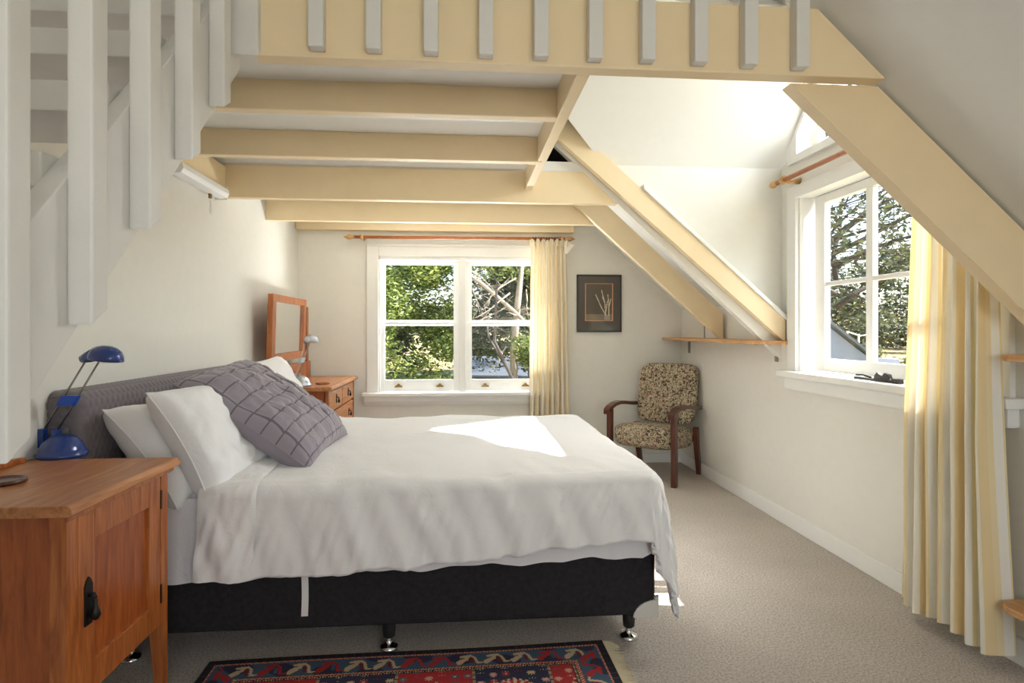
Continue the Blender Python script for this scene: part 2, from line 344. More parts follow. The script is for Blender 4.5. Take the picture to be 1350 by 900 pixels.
# ------------------------------------------------------------------ window_2: casements of the dormer
w2 = sroot('window_2', (XR, 2.79, .955))
XS = 2.09
def w2p(name, mb, mat='white', bevel=.004, parent=None): return mb.build(name, mat, parent or w2, bevel=bevel)
m = MB().box(XR-.022, XR+.004, oy1-.005, oy1+.088, .955, 2.06).box(XR-.022, XR+.004, oy0-.08, oy0+.005, .955, 2.06).box(XR-.022, XR+.004, oy0, oy1, 1.985, 2.06)
w2p('architrave', m)
w2p('jamb', MB().box(XR, XR+T, oy1-.018, oy1, .955, 2.0).box(XR, XR+T, oy0, oy0+.02, .955, 2.0).box(XR, XR+T, oy0, oy1, 1.985, 2.02))
w2p('sill', MB().box(XR-.085, XR+T+.03, oy0-.13, oy1+.1, .918, .956), bevel=.008)
w2p('apron', MB().prism([(XR+.002, .835), (XR-.03, .84), (XR-.06, .875), (XR-.06, .92), (XR+.002, .92)], 'X', 0, 1) if False else MB().box(XR-.05, XR+.002, oy0-.1, oy1+.075, .845, .92), bevel=.012)
def casement(ya, yb, ps, nm='casement_sash'):     # ya far edge, yb near edge; ps pane limits
    z0, z1, za, zb, zc, zd = .962, 1.983, 1.036, 1.453, 1.477, 1.934
    s_ = MB()
    (p0, p1), (p2, p3) = ps
    s_.box(XS, XS+.038, p0, ya, z0, z1).box(XS, XS+.038, yb, p3, z0, z1)
    s_.box(XS, XS+.038, p3, p0, z0, za).box(XS, XS+.038, p3, p0, zd, z1)
    s_.box(XS+.004, XS+.034, p2, p1, za, zd).box(XS+.004, XS+.034, p3, p2, zb, zc).box(XS+.004, XS+.034, p1, p0, zb, zc)
    so = w2p(nm, s_, bevel=.003)
    for (u, v_) in ps:
        for (q, r) in ((za, zb), (zc, zd)): bx(XS+.016, XS+.02, v_-.004, u+.004, q-.004, r+.004).build('pane', 'glass', so)
    return so
s1 = casement(3.428, 2.575, ((3.334, 2.98), (2.928, 2.645))); s1['label'] = 'white casement sash of four panes'
casement(2.565, 2.145, ((2.50, 2.375), (2.335, 2.21)))
# ------------------------------------------------------------------ window_3: little gable window over it
w3 = sroot('window_3', (XR, DYM, 2.245))
op = [(3.449, 2.245), (3.449, 2.36), (DYM, gt-.12), (2.11, 2.36), (2.11, 2.245)]
def inset(pts, d):
    c = (sum(p[0] for p in pts)/len(pts), sum(p[1] for p in pts)/len(pts)); return [(p[0]+(c[0]-p[0])*d, p[1]+(c[1]-p[1])*d) for p in pts]
def frame_ring(mb, outer, inner, x0, x1):
    n = len(outer)
    for i in range(n):
        j = (i+1) % n; mb.prism([outer[i], outer[j], inner[j], inner[i]], 'X', x0, x1)
    return mb
outer_t = [(3.545, 2.2), (3.545, 2.29), (DYM, gt-.03), (2.015, 2.29), (2.015, 2.2)]
frame_ring(MB(), outer_t, op, XR-.02, XR+.003).build('architrave', 'white', w3)
frame_ring(MB(), op, inset(op, .1), XR+.08, XR+.115).build('window_frame', 'white', w3)
MB().box(XR+.085, XR+.11, DYM-.02, DYM+.02, 2.25, gt-.15).build('glazing_bar', 'white', w3)
MB().prism(inset(op, .09), 'X', XR+.095, XR+.099).build('pane', 'glass', w3)
# added, unseen window behind the camera
w4 = sroot('added_window', (.75, YF, .75)); m = MB().box(a0, a0+.06, YF-.1, YF-.05, b0, b1).box(a1-.06, a1, YF-.1, YF-.05, b0, b1).box(a0+.06, a1-.06, YF-.1, YF-.05, b0, b0+.06).box(a0+.06, a1-.06, YF-.1, YF-.05, b1-.06, b1)
m.build('window_frame', 'white', w4); bx(a0+.05, a1-.05, YF-.078, YF-.074, b0+.05, b1-.05).build('pane', 'glass', w4)

# ------------------------------------------------------------------ loft timbers
def timber(name, mb, label, cat='beam', group=None, bevel=.004): return tag(mb.build(name, 'cream', bevel=bevel), label, cat, group)
timber('loft_edge_beam', MB().prism([(-.585, 1.979), (1.314, 1.979), (1.092, 2.187), (-.585, 2.187)], 'Y', 1.776, 1.832), 'deep cream beam along the loft edge behind the row of hanging balusters')
lw = lambda x, x0, z0, sl: z0-sl*(x-x0)
timber('roof_rafter', MB().prism([(1.036, 1.979), (1.33, 1.979), (2.007, 1.37), (2.007, 1.106)], 'Y', 1.832, 1.888), 'wide cream rafter running down from the loft beam in front of the striped dormer curtain', 'rafter', 'rafters of the roof slope')
pB0, pB1 = onY(735, 183, 3.59), onY(1025, 447, 3.59); sB = (pB0.z-pB1.z)/(pB1.x-pB0.x)
xb0, xb1 = .36, 2.0; LB = lambda x: pB1.z+sB*(pB1.x-x)
m = MB().prism([(xb0, LB(xb0)), (xb0, LB(xb0)+.165), (xb1, LB(xb1)+.165), (xb1, max(1.12, LB(xb1)))], 'Y', 3.59, 3.645)
timber('roof_rafter', m, 'cream rafter along the foot of the dormer side wall', 'rafter', 'rafters of the roof slope')
timber('rafter_trim', MB().prism([(vx(2.2), LB(vx(2.2))+.165), (vx(2.2), LB(vx(2.2))+.195), (xb1, LB(xb1)+.195), (xb1, LB(xb1)+.165)], 'Y', 3.575, 3.65), 'thin white edge strip on top of the rafter below the dormer side wall', 'trim').data.materials[0] = M['white']
pA0, pA1 = onY(790, 300, 4.45), onY(945, 444, 4.45); sA_ = (pA0.z-pA1.z)/(pA1.x-pA0.x); LA = lambda x: pA1.z+sA_*(pA1.x-x)
m = MB().prism([(.70, LA(.70)), (.70, LA(.70)+.22), (1.985, LA(1.985)+.22), (1.985, max(1.12, LA(1.985)))], 'Y', 4.45, 4.505)
timber('roof_rafter', m, 'cream rafter ending on the wall shelf behind the armchair', 'rafter', 'rafters of the roof slope')
# trimmer beside the stair void, joists
t0, t1 = onZ(761, 97, 1.979), onY(692, 250, 3.652)
m = MB(); a_ = Vector((t0.x, 1.832, 1.979)); b_ = Vector((t1.x, 3.652, t1.z))
m.add([a_, a_+Vector((.042, 0, 0)), b_+Vector((.045, 0, 0)), b_, a_+Vector((0, 0, .115)), a_+Vector((.042, 0, .115)), b_+Vector((.045, 0, .115)), b_+Vector((0, 0, .115))],
      [(0, 3, 2, 1), (4, 5, 6, 7), (0, 1, 5, 4), (1, 2, 6, 5), (2, 3, 7, 6), (3, 0, 4, 7)])
timber('loft_trimmer', m, 'cream timber running away from the loft beam, its side facing the dormer')
JG = 'cream joists under the loft'
def joist(pl, y, top, x0, x1, label, th=.05):
    z = pl.z
    return timber('loft_joist', bx(x0, x1, y, y+th, z, top), label, 'joist', JG)
joist(onY(560, 150, 2.26), 2.26, 2.11, XL, .385, 'cream loft joist next behind the loft edge beam')
joist(onY(560, 210, 2.93), 2.93, 2.14, XL, .395, 'cream loft joist midway between the edge beam and the dormer rafter')
J3 = onY(560, 264.5, 3.655); J4 = onY(560, 293, 4.51)
m = MB().prism([(XL, J3.z), ((pB1.x-(J3.z-pB1.z)/sB)+.06, J3.z), ((pB1.x-(2.16-pB1.z)/sB)+.06, 2.165), (XL, 2.165)], 'Y', 3.655, 3.71)
timber('loft_joist', m, 'cream loft joist that meets the rafter at the dormer side wall', 'joist', JG)
m = MB().prism([(XL, J4.z), ((pA1.x-(J4.z-pA1.z)/sA_)+.1, J4.z), ((pA1.x-(2.16-pA1.z)/sA_)+.1, 2.165), (XL, 2.165)], 'Y', 4.51, 4.56)
timber('loft_joist', m, 'cream loft joist that meets the rafter above the armchair', 'joist', JG)
J5 = onY(560, 304, 5.30)
joist(J5, 5.30, 2.165, XL, 1.0, 'cream loft joist along the back wall above the curtain rod', .08)
timber('wall_plate', bx(XL, XL+.04, 2.98, 3.655, 1.985, 2.15), 'short cream plate on the left wall above the white strip light')

# ------------------------------------------------------------------ loft balustrade
bal = thing('loft_balustrade', 'row of pale square balusters fixed to the face of the loft edge beam', 'balustrade', (.3, 1.75, 2.0))
pxs = [(416, 61), (492, 64), (568, 67.5), (641, 71), (714, 73.5), (786, 76), (856, 78), (925, 81), (991, 84.5), (1059, 87.5)]
bm_mesh = None
for i, (px, py) in enumerate(pxs):
    p = onY(px, py, 1.738)
    if bm_mesh is None:
        o = bx(-.021, .021, -.021, .019, 0, 1.02).build('baluster', 'stairpaint', bal, bevel=.004, local=True); bm_mesh = o.data
    else: o = bpy.data.objects.new('baluster', bm_mesh); C.objects.link(o); o.parent = bal
    o.location = Vector((p.x, 1.757, p.z))-bal.location
bx(-.56, 1.2, 1.725, 1.79, 3.0, 3.05).build('handrail', 'stairpaint', bal, bevel=.008)

# ------------------------------------------------------------------ staircase
st = thing('staircase', 'steep pale painted staircase with square balusters climbing to the loft', 'staircase', (-1.0, .1, 0))
SX = -.64      # outer face of the near stringer
def stringer(x0, x1): return MB().prism([(0.0, .0), (.0, .40), (1.83, 2.23), (1.83, 1.96), (.0+.02, .15), (.02, 0)], 'X', x0, x1)
stringer(SX-.04, SX).build('stringer', 'stairpaint', st, bevel=.003)
stringer(XL, XL+.03).build('stringer', 'stairpaint', st, bevel=.003)
for i in range(-5, 4):
    y = 1.05+.19*i; z = y+.383
    bx(XL+.03, SX-.04, y, y+.22, z, z+.06).build('tread', 'stairpaint', st, bevel=.004)
base = None
for i in range(10):
    y = 1.605-.186*(i) ; zb = 1.769-.187*i
    if y < .1: continue
    if base is None:
        o = MB().prism([(.0, 0), (.045, .028), (.045, 1.05), (.0, 1.05)], 'X', -.04, 0).build('baluster', 'stairpaint', st, bevel=.004, local=True); base = o.data
    else: o = bpy.data.objects.new('baluster', base); C.objects.link(o); o.parent = st
    o.location = Vector((-.6, y, zb))-st.location
MB().prism([(1.752, 1.968), (1.80, 1.99), (1.80, 3.15), (1.752, 3.15)], 'X', -.655, -.565).build('newel_post', 'stairpaint', st, bevel=.005)
MB().prism([(.0, 1.15), (.06, 1.15), (1.78, 2.87), (1.78, 2.95), (.0, 1.22)], 'X', -.65, -.59).build('handrail', 'stairpaint', st, bevel=.006)

# ------------------------------------------------------------------ bed
BX0, BX1, BY0, BY1 = -1.29, .742, 2.262, 3.79
bed = thing('bed_base', 'black upholstered bed base on chrome glide feet', 'bed', (-.27, 3.0, 0))
bx(BX0, BX1, BY0, BY1, .112, .385).build('body', 'bedbase', bed, bevel=.02, seg=3)
foot = None
for fx in (.653, -.268, -1.195):
    for fy in (2.318, 3.72):
        if foot is None:
            fo = MB().lathe([(.016, .045), (.022, .05), (.024, .075), (.024, .13), (.02, .135)], n=16).build('leg', 'blackplastic', bed, smooth=True, local=True)
            dk = MB().lathe([(.030, .0), (.036, .004), (.037, .010), (.030, .018), (.017, .024), (.012, .034), (.012, .05), (.011, .052)], n=24).build('glide', 'chrome', fo, smooth=True, local=True)
            foot = (fo, dk)
        else:
            f2 = foot[0].copy(); C.objects.link(f2); f2.parent = bed; d2 = foot[1].copy(); C.objects.link(d2); d2.parent = f2; fo = f2
        fo.location = Vector((fx, fy, 0))-bed.location
# plastic corner guard, curved where it meets the fabric
arc = [(.655+.085*math.cos(t)*0+.09*(1-math.cos(t)), .108+.065*math.sin(t)) for t in np.linspace(0, PI/2, 7)]
MB().prism([(.752, .108)]+[(.752, .19)]+[(.735, .178)]+arc[::-1], 'Y', BY0-.006, BY0+.004).build('corner_guard', 'guard', bed)
MB().prism([(BY0+.0042, .108), (BY0+.09, .108), (BY0+.05, .16), (BY0+.0042, .188)], 'X', BX1-.002, BX1+.0095).build('corner_guard', 'guard', bed)
m = MB().grid(1, 10, lambda u, v: (-.575+.024*u+.004*math.sin(v*3), BY0-.006-.01*math.sin(v*2.6), .315-.15*v)); m.build('strap', 'tape', bed)
# headboard with a quilted honeycomb cover
hb = thing('headboard', 'grey quilted upholstered headboard against the left wall', 'headboard', (-1.34, 3.0, 0))
hy0, hy1, hz0, hz1 = 2.185, 3.80, .12, .985
def hexh(u, v, s=.034):
    a = u/s; b = v/(s*.866); best = 9; sec = 9
    r0 = math.floor(b)
    for r in (r0-1, r0, r0+1, r0+2):
        o_ = .5 if r % 2 else 0
        c0 = math.floor(a-o_)
        for c in (c0, c0+1):
            d = math.hypot(a-o_-c, (b-r)*.866)
            if d < best: sec = best; best = d
            elif d < sec: sec = d
    return min(1, (sec-best)*2.2)**.6
def hbp(u, v):
    # v runs up the front, over the rounded top; u along the bed
    y = hy0+(hy1-hy0)*u; s_ = v*(hz1-hz0+.10); R_ = .045; e = 0
    hh = hexh(y, s_)
    if s_ < hz1-hz0-R_: p = Vector((BX0, y, hz0+s_)); nn = Vector((1, 0, 0))
    elif s_ < hz1-hz0-R_+R_*PI/2: t = (s_-(hz1-hz0-R_))/R_; p = Vector((BX0-R_+R_*math.cos(t), y, hz1-R_+R_*math.sin(t))); nn = Vector((math.cos(t), 0, math.sin(t)))
    else: p = Vector((BX0-R_-(s_-(hz1-hz0-R_+R_*PI/2)), y, hz1)); nn = Vector((0, 0, 1))
    ed = min(u, 1-u)*(hy1-hy0)
    if ed < .04: p -= nn*(.04-math.sqrt(max(0, .04**2-(.04-ed)**2)))
    p += nn*.006*hh
    return (max(p.x, XL+.004), p.y, p.z)
m = MB().grid(340, 190, hbp); m.build('quilted_cover', 'headcloth', hb, smooth=True)
def hside(u, v):
    x = XL+.003+(BX0-.03-XL-.003)*u; z = hz0+(hz1-.02-hz0)*v
    if v > .95 and u > .8: z -= .02*(u-.8)*5*(v-.95)*20*.7
    return (x, hy0+.002-.006*hexh(x, z), z)
MB().grid(24, 170, hside).build('quilted_end', 'headcloth', hb, smooth=True)
bx(XL+.003, BX0-.028, hy0+.006, hy1-.01, hz0, hz1-.012).build('core', 'headcloth', hb)
# mattress with fitted sheet
mt = thing('mattress', 'mattress in a white fitted sheet on the black bed base', 'mattress', (-.27, 3.0, .385))
bx(BX0+.005, BX1-.005, BY0+.012, BY1-.01, .37, .622).build('mattress_body', 'sheetcloth', mt, bevel=.05, seg=4, smooth=True)
def skirt(u, v):       # the loose sheet hanging a little over the base along the near side
    x = BX0+.01+(BX1-BX0-.01)*u; hem = .305+.045*u+.006*math.sin(u*31)+.004*math.sin(u*73+1)
    if u > .97: hem += (u-.97)*1.2
    z = .60+(hem-.60)*v
    y = BY0-.012-.02*v*v+.008*v*(noise.noise((x*9, v*1.5, 3))+.6*noise.noise((x*23, v*2, 5)))
    return (x, y, z)
MB().grid(200, 14, skirt).build('hanging_sheet', 'sheetcloth', mt, smooth=True)
# ---- duvet
dv = thing('duvet', 'white linen duvet spread over the bed, its corner hanging at the foot', 'duvet', (-.1, 3.0, .62))
dx0, dx1, dy0, dy1, dz = -.90, .70, 2.275, 3.77, .665
def hang(e, R_=.075):
    L = R_*PI/2
    if e <= 0: return 0, 0
    if e < L: t = e/R_; return R_*math.sin(t), R_*(1-math.cos(t))
    return R_+(e-L)*.13, R_+(e-L)*.99
OV, OVF = .375, .45
def duvet(u, v):
    s_ = dx0+(dx1-dx0+OVF)*u; t_ = dy0-OV+(dy1-dy0+2*OV)*v
    ex = max(0, s_-dx1); eyn = max(0, dy0-t_); eyf = max(0, t_-dy1); ey = eyn+eyf; sg = -1 if eyn else 1
    e = math.hypot(ex, ey); out, drop = hang(e)
    bxx = min(s_, dx1); byy = min(max(t_, dy0), dy1)
    dirx, diry = (ex/e, sg*ey/e) if e > 0 else (0, 0)
    # soft fullness of the filling, slightly higher towards the far side
    inx = max(0, min(1, (s_-dx0)/.25)); full = .012*noise.noise((s_*2.2, t_*2.2, 1))+.007*noise.noise((s_*6, t_*6, 4))
    crown = .022*min(1, max(0, (byy-dy0)/.3))*min(1, max(0, (dy1+.05-byy)/.3))*min(1, max(0, (dx1+.06-bxx)/.3))
    z = dz-drop+crown+full*(1 if e < .05 else .4)
    x = bxx+dirx*out; y = byy+diry*out
    x += .0
    if e > .02:
        # vertical folds in the hanging part
        along = s_ if ey > ex else t_*1.0
        k_ = min(1, (e-.02)/.25)
        fo_ = k_*(.026*noise.noise((along*6.5+e*3, e*1.2, 7))+.022*noise.noise((along*14-e*5, e*3, 9))+.011*noise.noise((along*30+e*9, e*8, 2)))
        x += dirx*fo_; y += diry*fo_; z += .012*noise.noise((along*4, e*3, 11))
        # the hem rises towards the foot on the near side
        if eyn > ex: z += k_*.085*max(0, min(1, (s_+.55)/1.1))*(1 if ex == 0 else max(0, 1-ex*5))
    # diagonal pulls on the top near the edge
    z += .006*noise.noise((s_*12+t_*3, t_*5, 13))*min(1, max(0, 1-(t_-dy0)/.5))
    return (x, y, z)
m = MB().grid(230, 230, duvet); d_ = m.build('duvet_cover', 'duvetcloth', dv, smooth=True)
sm = d_.modifiers.new('thick', 'SOLIDIFY'); sm.thickness = .022; sm.offset = -1
def band(u, v):      # the turned-down top edge lying over the duvet
    p = duvet((.0+.20*u)/(dx1-dx0+OVF), v); lift = .010*math.sin(PI*min(1, max(.0, u)))**.5+.004
    nv = Vector((0, 0, 1)) if dy0 < p[1] < dy1 else Vector((0, -1 if p[1] < 3 else 1, .3))
    q = Vector(p)+nv*lift+Vector((-.015, 0, 0)); w_ = .004*noise.noise((u*9, v*40, 2)); return tuple(q+nv*w_)
MB().grid(24, 200, band).build('turned_edge', 'duvetcloth', dv, smooth=True)

# ---- pillows
def pillow(name, label, cat, w, h, th, c, ux, uy, mat, seed=0, n=46, group=None, flange=.0, sag=0, mat_back=None, pinch=.1, ridge=False):
    ux = Vector(ux).normalized(); uy = Vector(uy); uy = (uy-ux*uy.dot(ux)).normalized(); un = ux.cross(uy)
    def side(sg):
        def fn(u, v):
            a = u*2-1; b = v*2-1
            k_ = max(0, (1-a**4))*max(0, (1-b**4)); t_ = th/2*k_**.42
            x = w/2*a*(1-pinch*(1-b*b)*a*a*.5); y = h/2*b*(1-pinch*(1-a*a)*b*b*.5)
            wr = k_**.5*(.014*noise.noise((a*1.7+seed, b*1.7, seed))+.014*noise.noise((a*4+seed, b*2+a*2, 3+sg))+.008*noise.noise((a*9, b*5-a*4, seed+5)))
            if ridge: wr += k_**.3*(-.004)*(1 if (abs(((u+.0)*9) % 1-.5) < .08 or abs((v*9) % 1-.5) < .08) else 0)
            bend = sag*(a*a*.6+b*b*.4)
            return Vector(c)+ux*x+uy*y+un*(sg*t_+sg*wr*.9+wr*.4-bend)
        return fn
    root = thing(name, label, cat, tuple(Vector(c)-Vector((0, 0, h*.3))), 0, group)
    uvs = [(i/n, j/n) for j in range(n+1) for i in range(n+1)]
    o = MB().grid(n, n, side(1)).build('cover_front', mat, root, smooth=True, uv=uvs)
    MB().grid(n, n, side(-1)).build('cover_back', mat_back or mat, root, smooth=True, uv=uvs)
    # seam piping round the edge
    f_ = side(0); ring = [f_(i/24, 0) for i in range(24)]+[f_(1, i/24) for i in range(24)]+[f_(1-i/24, 1) for i in range(24)]+[f_(0, 1-i/24) for i in range(25)]
    MB().tube(ring, .003, 6).build('seam', mat_back or mat, root, smooth=True)
    return root
PG = 'white pillows on the bed'
# near pair: one slumped against the headboard, one leaning on it
pillow('pillow', 'white pillow slumped against the headboard beside the wooden nightstand', 'pillow', .66, .44, .19, (-1.10, 2.56, .735), (.06, 1, -.03), (-.40, -.05, .52), 'pillowcloth', 1, group=PG, pinch=.22)
pillow('pillow', 'white pillow propped on the other near the nightstand, in front of the grey cushion', 'pillow', .66, .45, .20, (-.94, 2.53, .795), (.12, 1, .03), (-.42, -.17, .70), 'pillowcloth', 4, group=PG, pinch=.22)
pillow('pillow', 'white pillow mostly hidden behind the grey pleated cushion, lying against the headboard', 'pillow', .66, .46, .17, (-1.125, 3.33, .785), (.0, 1, 0), (-.3, 0, .62), 'pillowcloth', 8, group=PG)
pillow('pillow', 'white pillow with one corner peeking past the far side of the grey cushion', 'pillow', .66, .47, .17, (-.965, 3.28, .83), (.04, 1, .02), (-.36, .05, .75), 'pillowcloth', 11, group=PG)
B_ = onZ(402, 606, .70); R_ = onZ(452, 568, .72); Tp = onX(352, 482, -.98); Lp = onX(268, 512, -1.0)
pc = (B_+R_+Tp+Lp)/4
pillow('cushion', 'grey cushion with a pleated grid leaning on the white pillows', 'cushion', .63, .61, .19, tuple(pc+Vector((-.03, -.015, .005))), tuple((R_-B_)+(Tp-Lp)), tuple((Lp-B_)+(Tp-R_)), 'cushioncloth', 21, n=96, mat_back='cushionbed', ridge=True, sag=.02)

# ------------------------------------------------------------------ nightstand
NX, NY0, NY1, NZ = -.922, 1.531, 2.096, .78
ns = thing('nightstand', 'oak bedside cabinet with panelled door and tapered legs below the stairs', 'nightstand', (-1.15, 1.81, 0))
bx0, bx1, by0, by1 = XL+.012, NX-.03, NY0+.028, NY1-.03
m = MB().prism([(NX, .758), (NX-.004, .772), (NX-.014, .78), (XL+.006, .78), (XL+.006, .752), (NX-.012, .752)], 'Y', NY0, NY1)
m.build('top', 'oaktop', ns, bevel=.004)
bx(NX-.025, NX-.018, NY0+.01, NY1-.01, .738, .754).build('top_moulding', 'oak', ns, bevel=.003)
bx(bx0, bx1-.035, by0, by0+.02, .25, .755).build('side_panel', 'oakside', ns); bx(bx0, bx1-.035, by1-.02, by1, .25, .755).build('side_panel', 'oakside', ns)
bx(bx0, bx0+.01, by0+.02, by1-.02, .25, .755).build('back_panel', 'oakside', ns); bx(bx0, bx1-.03, by0+.02, by1-.02, .25, .268).build('bottom_panel', 'oakside', ns)
for yy0, yy1, inner in ((by0-.002, by0+.042, 1), (by1-.042, by1+.002, -1)):
    for xa, xb, back in ((bx1-.04, bx1, 0), (bx0, bx0+.035, 1)):
        yi = yy1 if inner == 1 else yy0; yo = yy0 if inner == 1 else yy1
        q = MB(); zt = .755; zk = .27
        tp = lambda d, x, y: (x, y)
        a1_, a2_ = (yo, yi)
        ys = sorted((yo, yi)); yb = sorted((yo, yo+(yi-yo)*.62)); xs_ = (xa, xb); xbm = (xa+(.014 if not back else 0), xb-(.0 if not back else .012))
        q.add([(xs_[0], ys[0], zk), (xs_[1], ys[0], zk), (xs_[1], ys[1], zk), (xs_[0], ys[1], zk), (xs_[0], ys[0], zt), (xs_[1], ys[0], zt), (xs_[1], ys[1], zt), (xs_[0], ys[1], zt),
               (xbm[0], yb[0], 0), (xbm[1], yb[0], 0), (xbm[1], yb[1], 0), (xbm[0], yb[1], 0)],
              [(4, 5, 6, 7), (0, 1, 5, 4), (1, 2, 6, 5), (2, 3, 7, 6), (3, 0, 4, 7), (8, 9, 1, 0), (9, 10, 2, 1), (10, 11, 3, 2), (11, 8, 0, 3), (11, 10, 9, 8)])
        q.build('leg', 'oak', ns, bevel=.002)
dy_0, dy_1, dz_0, dz_1 = by0+.044, by1-.044, .262, .735
dr = bx(bx1-.016, bx1-.011, dy_0+.06, dy_1-.06, dz_0+.07, dz_1-.07).build('door', 'oakside', ns)
for nm, a in (('stile', (dy_0, dy_0+.07, dz_0, dz_1)), ('stile', (dy_1-.07, dy_1, dz_0, dz_1)), ('rail', (dy_0+.07, dy_1-.07, dz_0, dz_0+.08)), ('rail', (dy_0+.07, dy_1-.07, dz_1-.08, dz_1))):
    bx(bx1-.024, bx1-.001, *a).build(nm, 'oak', dr, bevel=.003)
# drop handle with its keyhole plate
hy = dy_0+.04; hz = .50
MB().prism([(hy-.015, hz-.055), (hy+.015, hz-.055), (hy+.017, hz+.045), (hy+.009, hz+.06), (hy, hz+.068), (hy-.009, hz+.06), (hy-.017, hz+.045)], 'X', bx1-.002, bx1+.003).build('escutcheon', 'blackiron', dr, bevel=.001)
MB().tube([(bx1, hy, hz+.02), (bx1+.014, hy, hz+.022), (bx1+.018, hy, hz+.012)], .006, 8).lathe([(.003, .014), (.006, .008), (.005, -.004), (.010, -.018), (.013, -.030), (.008, -.04), (.004, -.043)], (bx1+.018, hy, hz), 12).build('drop_handle', 'blackiron', dr, smooth=True)
for zz in (.66, .36): bx(bx1-.004, bx1+.0015, dy_1-.002, dy_1+.006, zz-.03, zz+.03).build('hinge', 'blackiron', dr)
ups = [(NY0+.06, .78), (NY0+.06, .795), (NY0+.12, .80), (NY0+.2, .818), (NY0+.28, .832), (NY1-.26, .832), (NY1-.16, .818), (NY1-.1, .80), (NY1-.04, .795), (NY1-.04, .78)]
MB().prism(ups, 'X', XL+.004, XL+.022).build('upstand', 'oak', ns, bevel=.003)
cst = onZ(6, 637, .78)
tag(MB().lathe([(.046, .0), (.05, .003), (.05, .012), (.043, .013), (.040, .008), (.02, .007)], (cst.x, cst.y, .78), 28).build('coaster', 'mahogany', smooth=True), 'round dark wooden coaster on the oak bedside cabinet', 'coaster')

# ------------------------------------------------------------------ desk lamps
def desk_lamp(name, label, base, head, m_base, m_clip, m_arm, scale=1.0, lean=None):
    L = thing(name, label, 'lamp', tuple(base)); b = Vector(base); s = scale
    d = Vector((head[0]-b.x, head[1]-b.y, 0)).normalized(); sd = Vector((-d.y, d.x, 0))
    MB().lathe([(.078*s, 0), (.080*s, .006*s), (.080*s, .014*s), (.072*s, .018*s), (.069*s, .03*s), (.060*s, .05*s), (.045*s, .066*s), (.025*s, .076*s), (.004*s, .079*s)], tuple(b), 36).build('base', m_base, L, smooth=True)
    foot_ = b-d*.048*s
    for q in (-.016, .016):
        pq = foot_+d*q*s*1.6
        bb = MB().box(pq.x-.011*s, pq.x+.011*s, pq.y-.013*s, pq.y+.013*s, b.z+.03*s, b.z+.098*s); bb.build('arm_socket', m_base, L, bevel=.003)
    hv = Vector(head)
    starts = [foot_+d*q*s*1.6+Vector((0, 0, .085*s)) for q in (-.016, .016)]; ends = [hv-d*.05*s+d*q*s*1.6+Vector((0, 0, -.005)) for q in (-.016, .016)]
    for a_, e_ in zip(starts, ends): MB().tube([a_, e_], .0035*s, 8).build('arm_rod', m_arm, L, smooth=True)
    mid = [(a_*.55+e_*.45) for a_, e_ in zip(starts, ends)]; dirv = (ends[0]-starts[0]).normalized(); cc = (mid[0]+mid[1])/2
    hx = .036*s
    fr_ = Matrix((d*1.0, sd, Vector((0, 0, 1)))).transposed()
    q = MB()
    wv = (mid[1]-mid[0])*.5+d*.006
    vs = []
    for t_ in (-.022*s, .022*s):
        for w_ in (-1, 1):
            for o_ in (-.009*s, .009*s): vs.append(cc+dirv*t_+wv*w_+sd*o_)
    q.add(vs, [(0, 1, 3, 2), (4, 6, 7, 5), (0, 4, 5, 1), (2, 3, 7, 6), (0, 2, 6, 4), (1, 5, 7, 3)]); q.build('clip', m_clip, L, bevel=.003)
    # head: hooded dome, open below, with a tapering neck at the back
    hm = Matrix.Rotation(math.atan2(d.y, d.x), 3, 'Z') @ Matrix.Rotation(.12, 3, 'Y') @ Matrix.Diagonal((1.18, .92, 1))
    hd = MB().lathe([(.05*s, 0), (.052*s, .004*s), (.050*s, .02*s), (.043*s, .036*s), (.03*s, .047*s), (.014*s, .053*s), (.002*s, .054*s)], tuple(hv), 32, hm).build('head', m_base, L, smooth=True)
    MB().lathe([(.002*s, -.003), (.03*s, -.004), (.046*s, -.001), (.046*s, .003)], tuple(hv), 28, hm).build('lens', 'bulbglass', hd, smooth=True)
    nk = [hv-d*.088*s+Vector((0, 0, .004)), hv-d*.065*s+Vector((0, 0, .012*s)), hv-d*.03*s+Vector((0, 0, .024*s))]
    MB().tube(nk, [.014*s, .02*s, .026*s], 12).build('neck', m_base, hd, smooth=True)
    return L
lb = onZ(82, 601, .78); lh = onY(139, 472, lb.y-.02)
desk_lamp('desk_lamp', 'blue plastic desk lamp on the oak bedside cabinet', (lb.x+.0, lb.y, .78), (lh.x, lh.y, lh.z-.008), 'blueplastic', 'blueclip', 'steel', .93)

# ------------------------------------------------------------------ dressing chest with mirror
DX, EY0, EY1, DZ = -.88, 4.27, 5.335, .807
ch = thing('dressing_chest', 'oak chest of drawers with a tilting mirror in the far corner', 'chest', (-1.13, 4.8, 0))
MB().prism([(DX, .785), (DX-.006, .80), (DX-.016, DZ), (XL+.02, DZ), (XL+.02, .778), (DX-.012, .778)], 'Y', EY0, EY1).build('top', 'oaktop', ch, bevel=.003)
cx1 = DX-.03; cy0, cy1 = EY0+.03, EY1-.03
bx(XL+.03, cx1-.022, cy0, cy1, .12, .78).build('carcass', 'oakside', ch, bevel=.003)
for yy in (cy0, cy1-.035): bx(cx1-.035, cx1, yy, yy+.035, .0, .78).build('leg', 'oak', ch, bevel=.004)
for yy in (cy0, cy1-.035): bx(XL+.03, XL+.065, yy, yy+.035, .0, .14).build('leg', 'oak', ch, bevel=.004)
wdr = (cy1-cy0-.08)
rows = [(.625, .765, 2), (.455, .61, 1), (.275, .44, 1), (.135, .26, 1)]
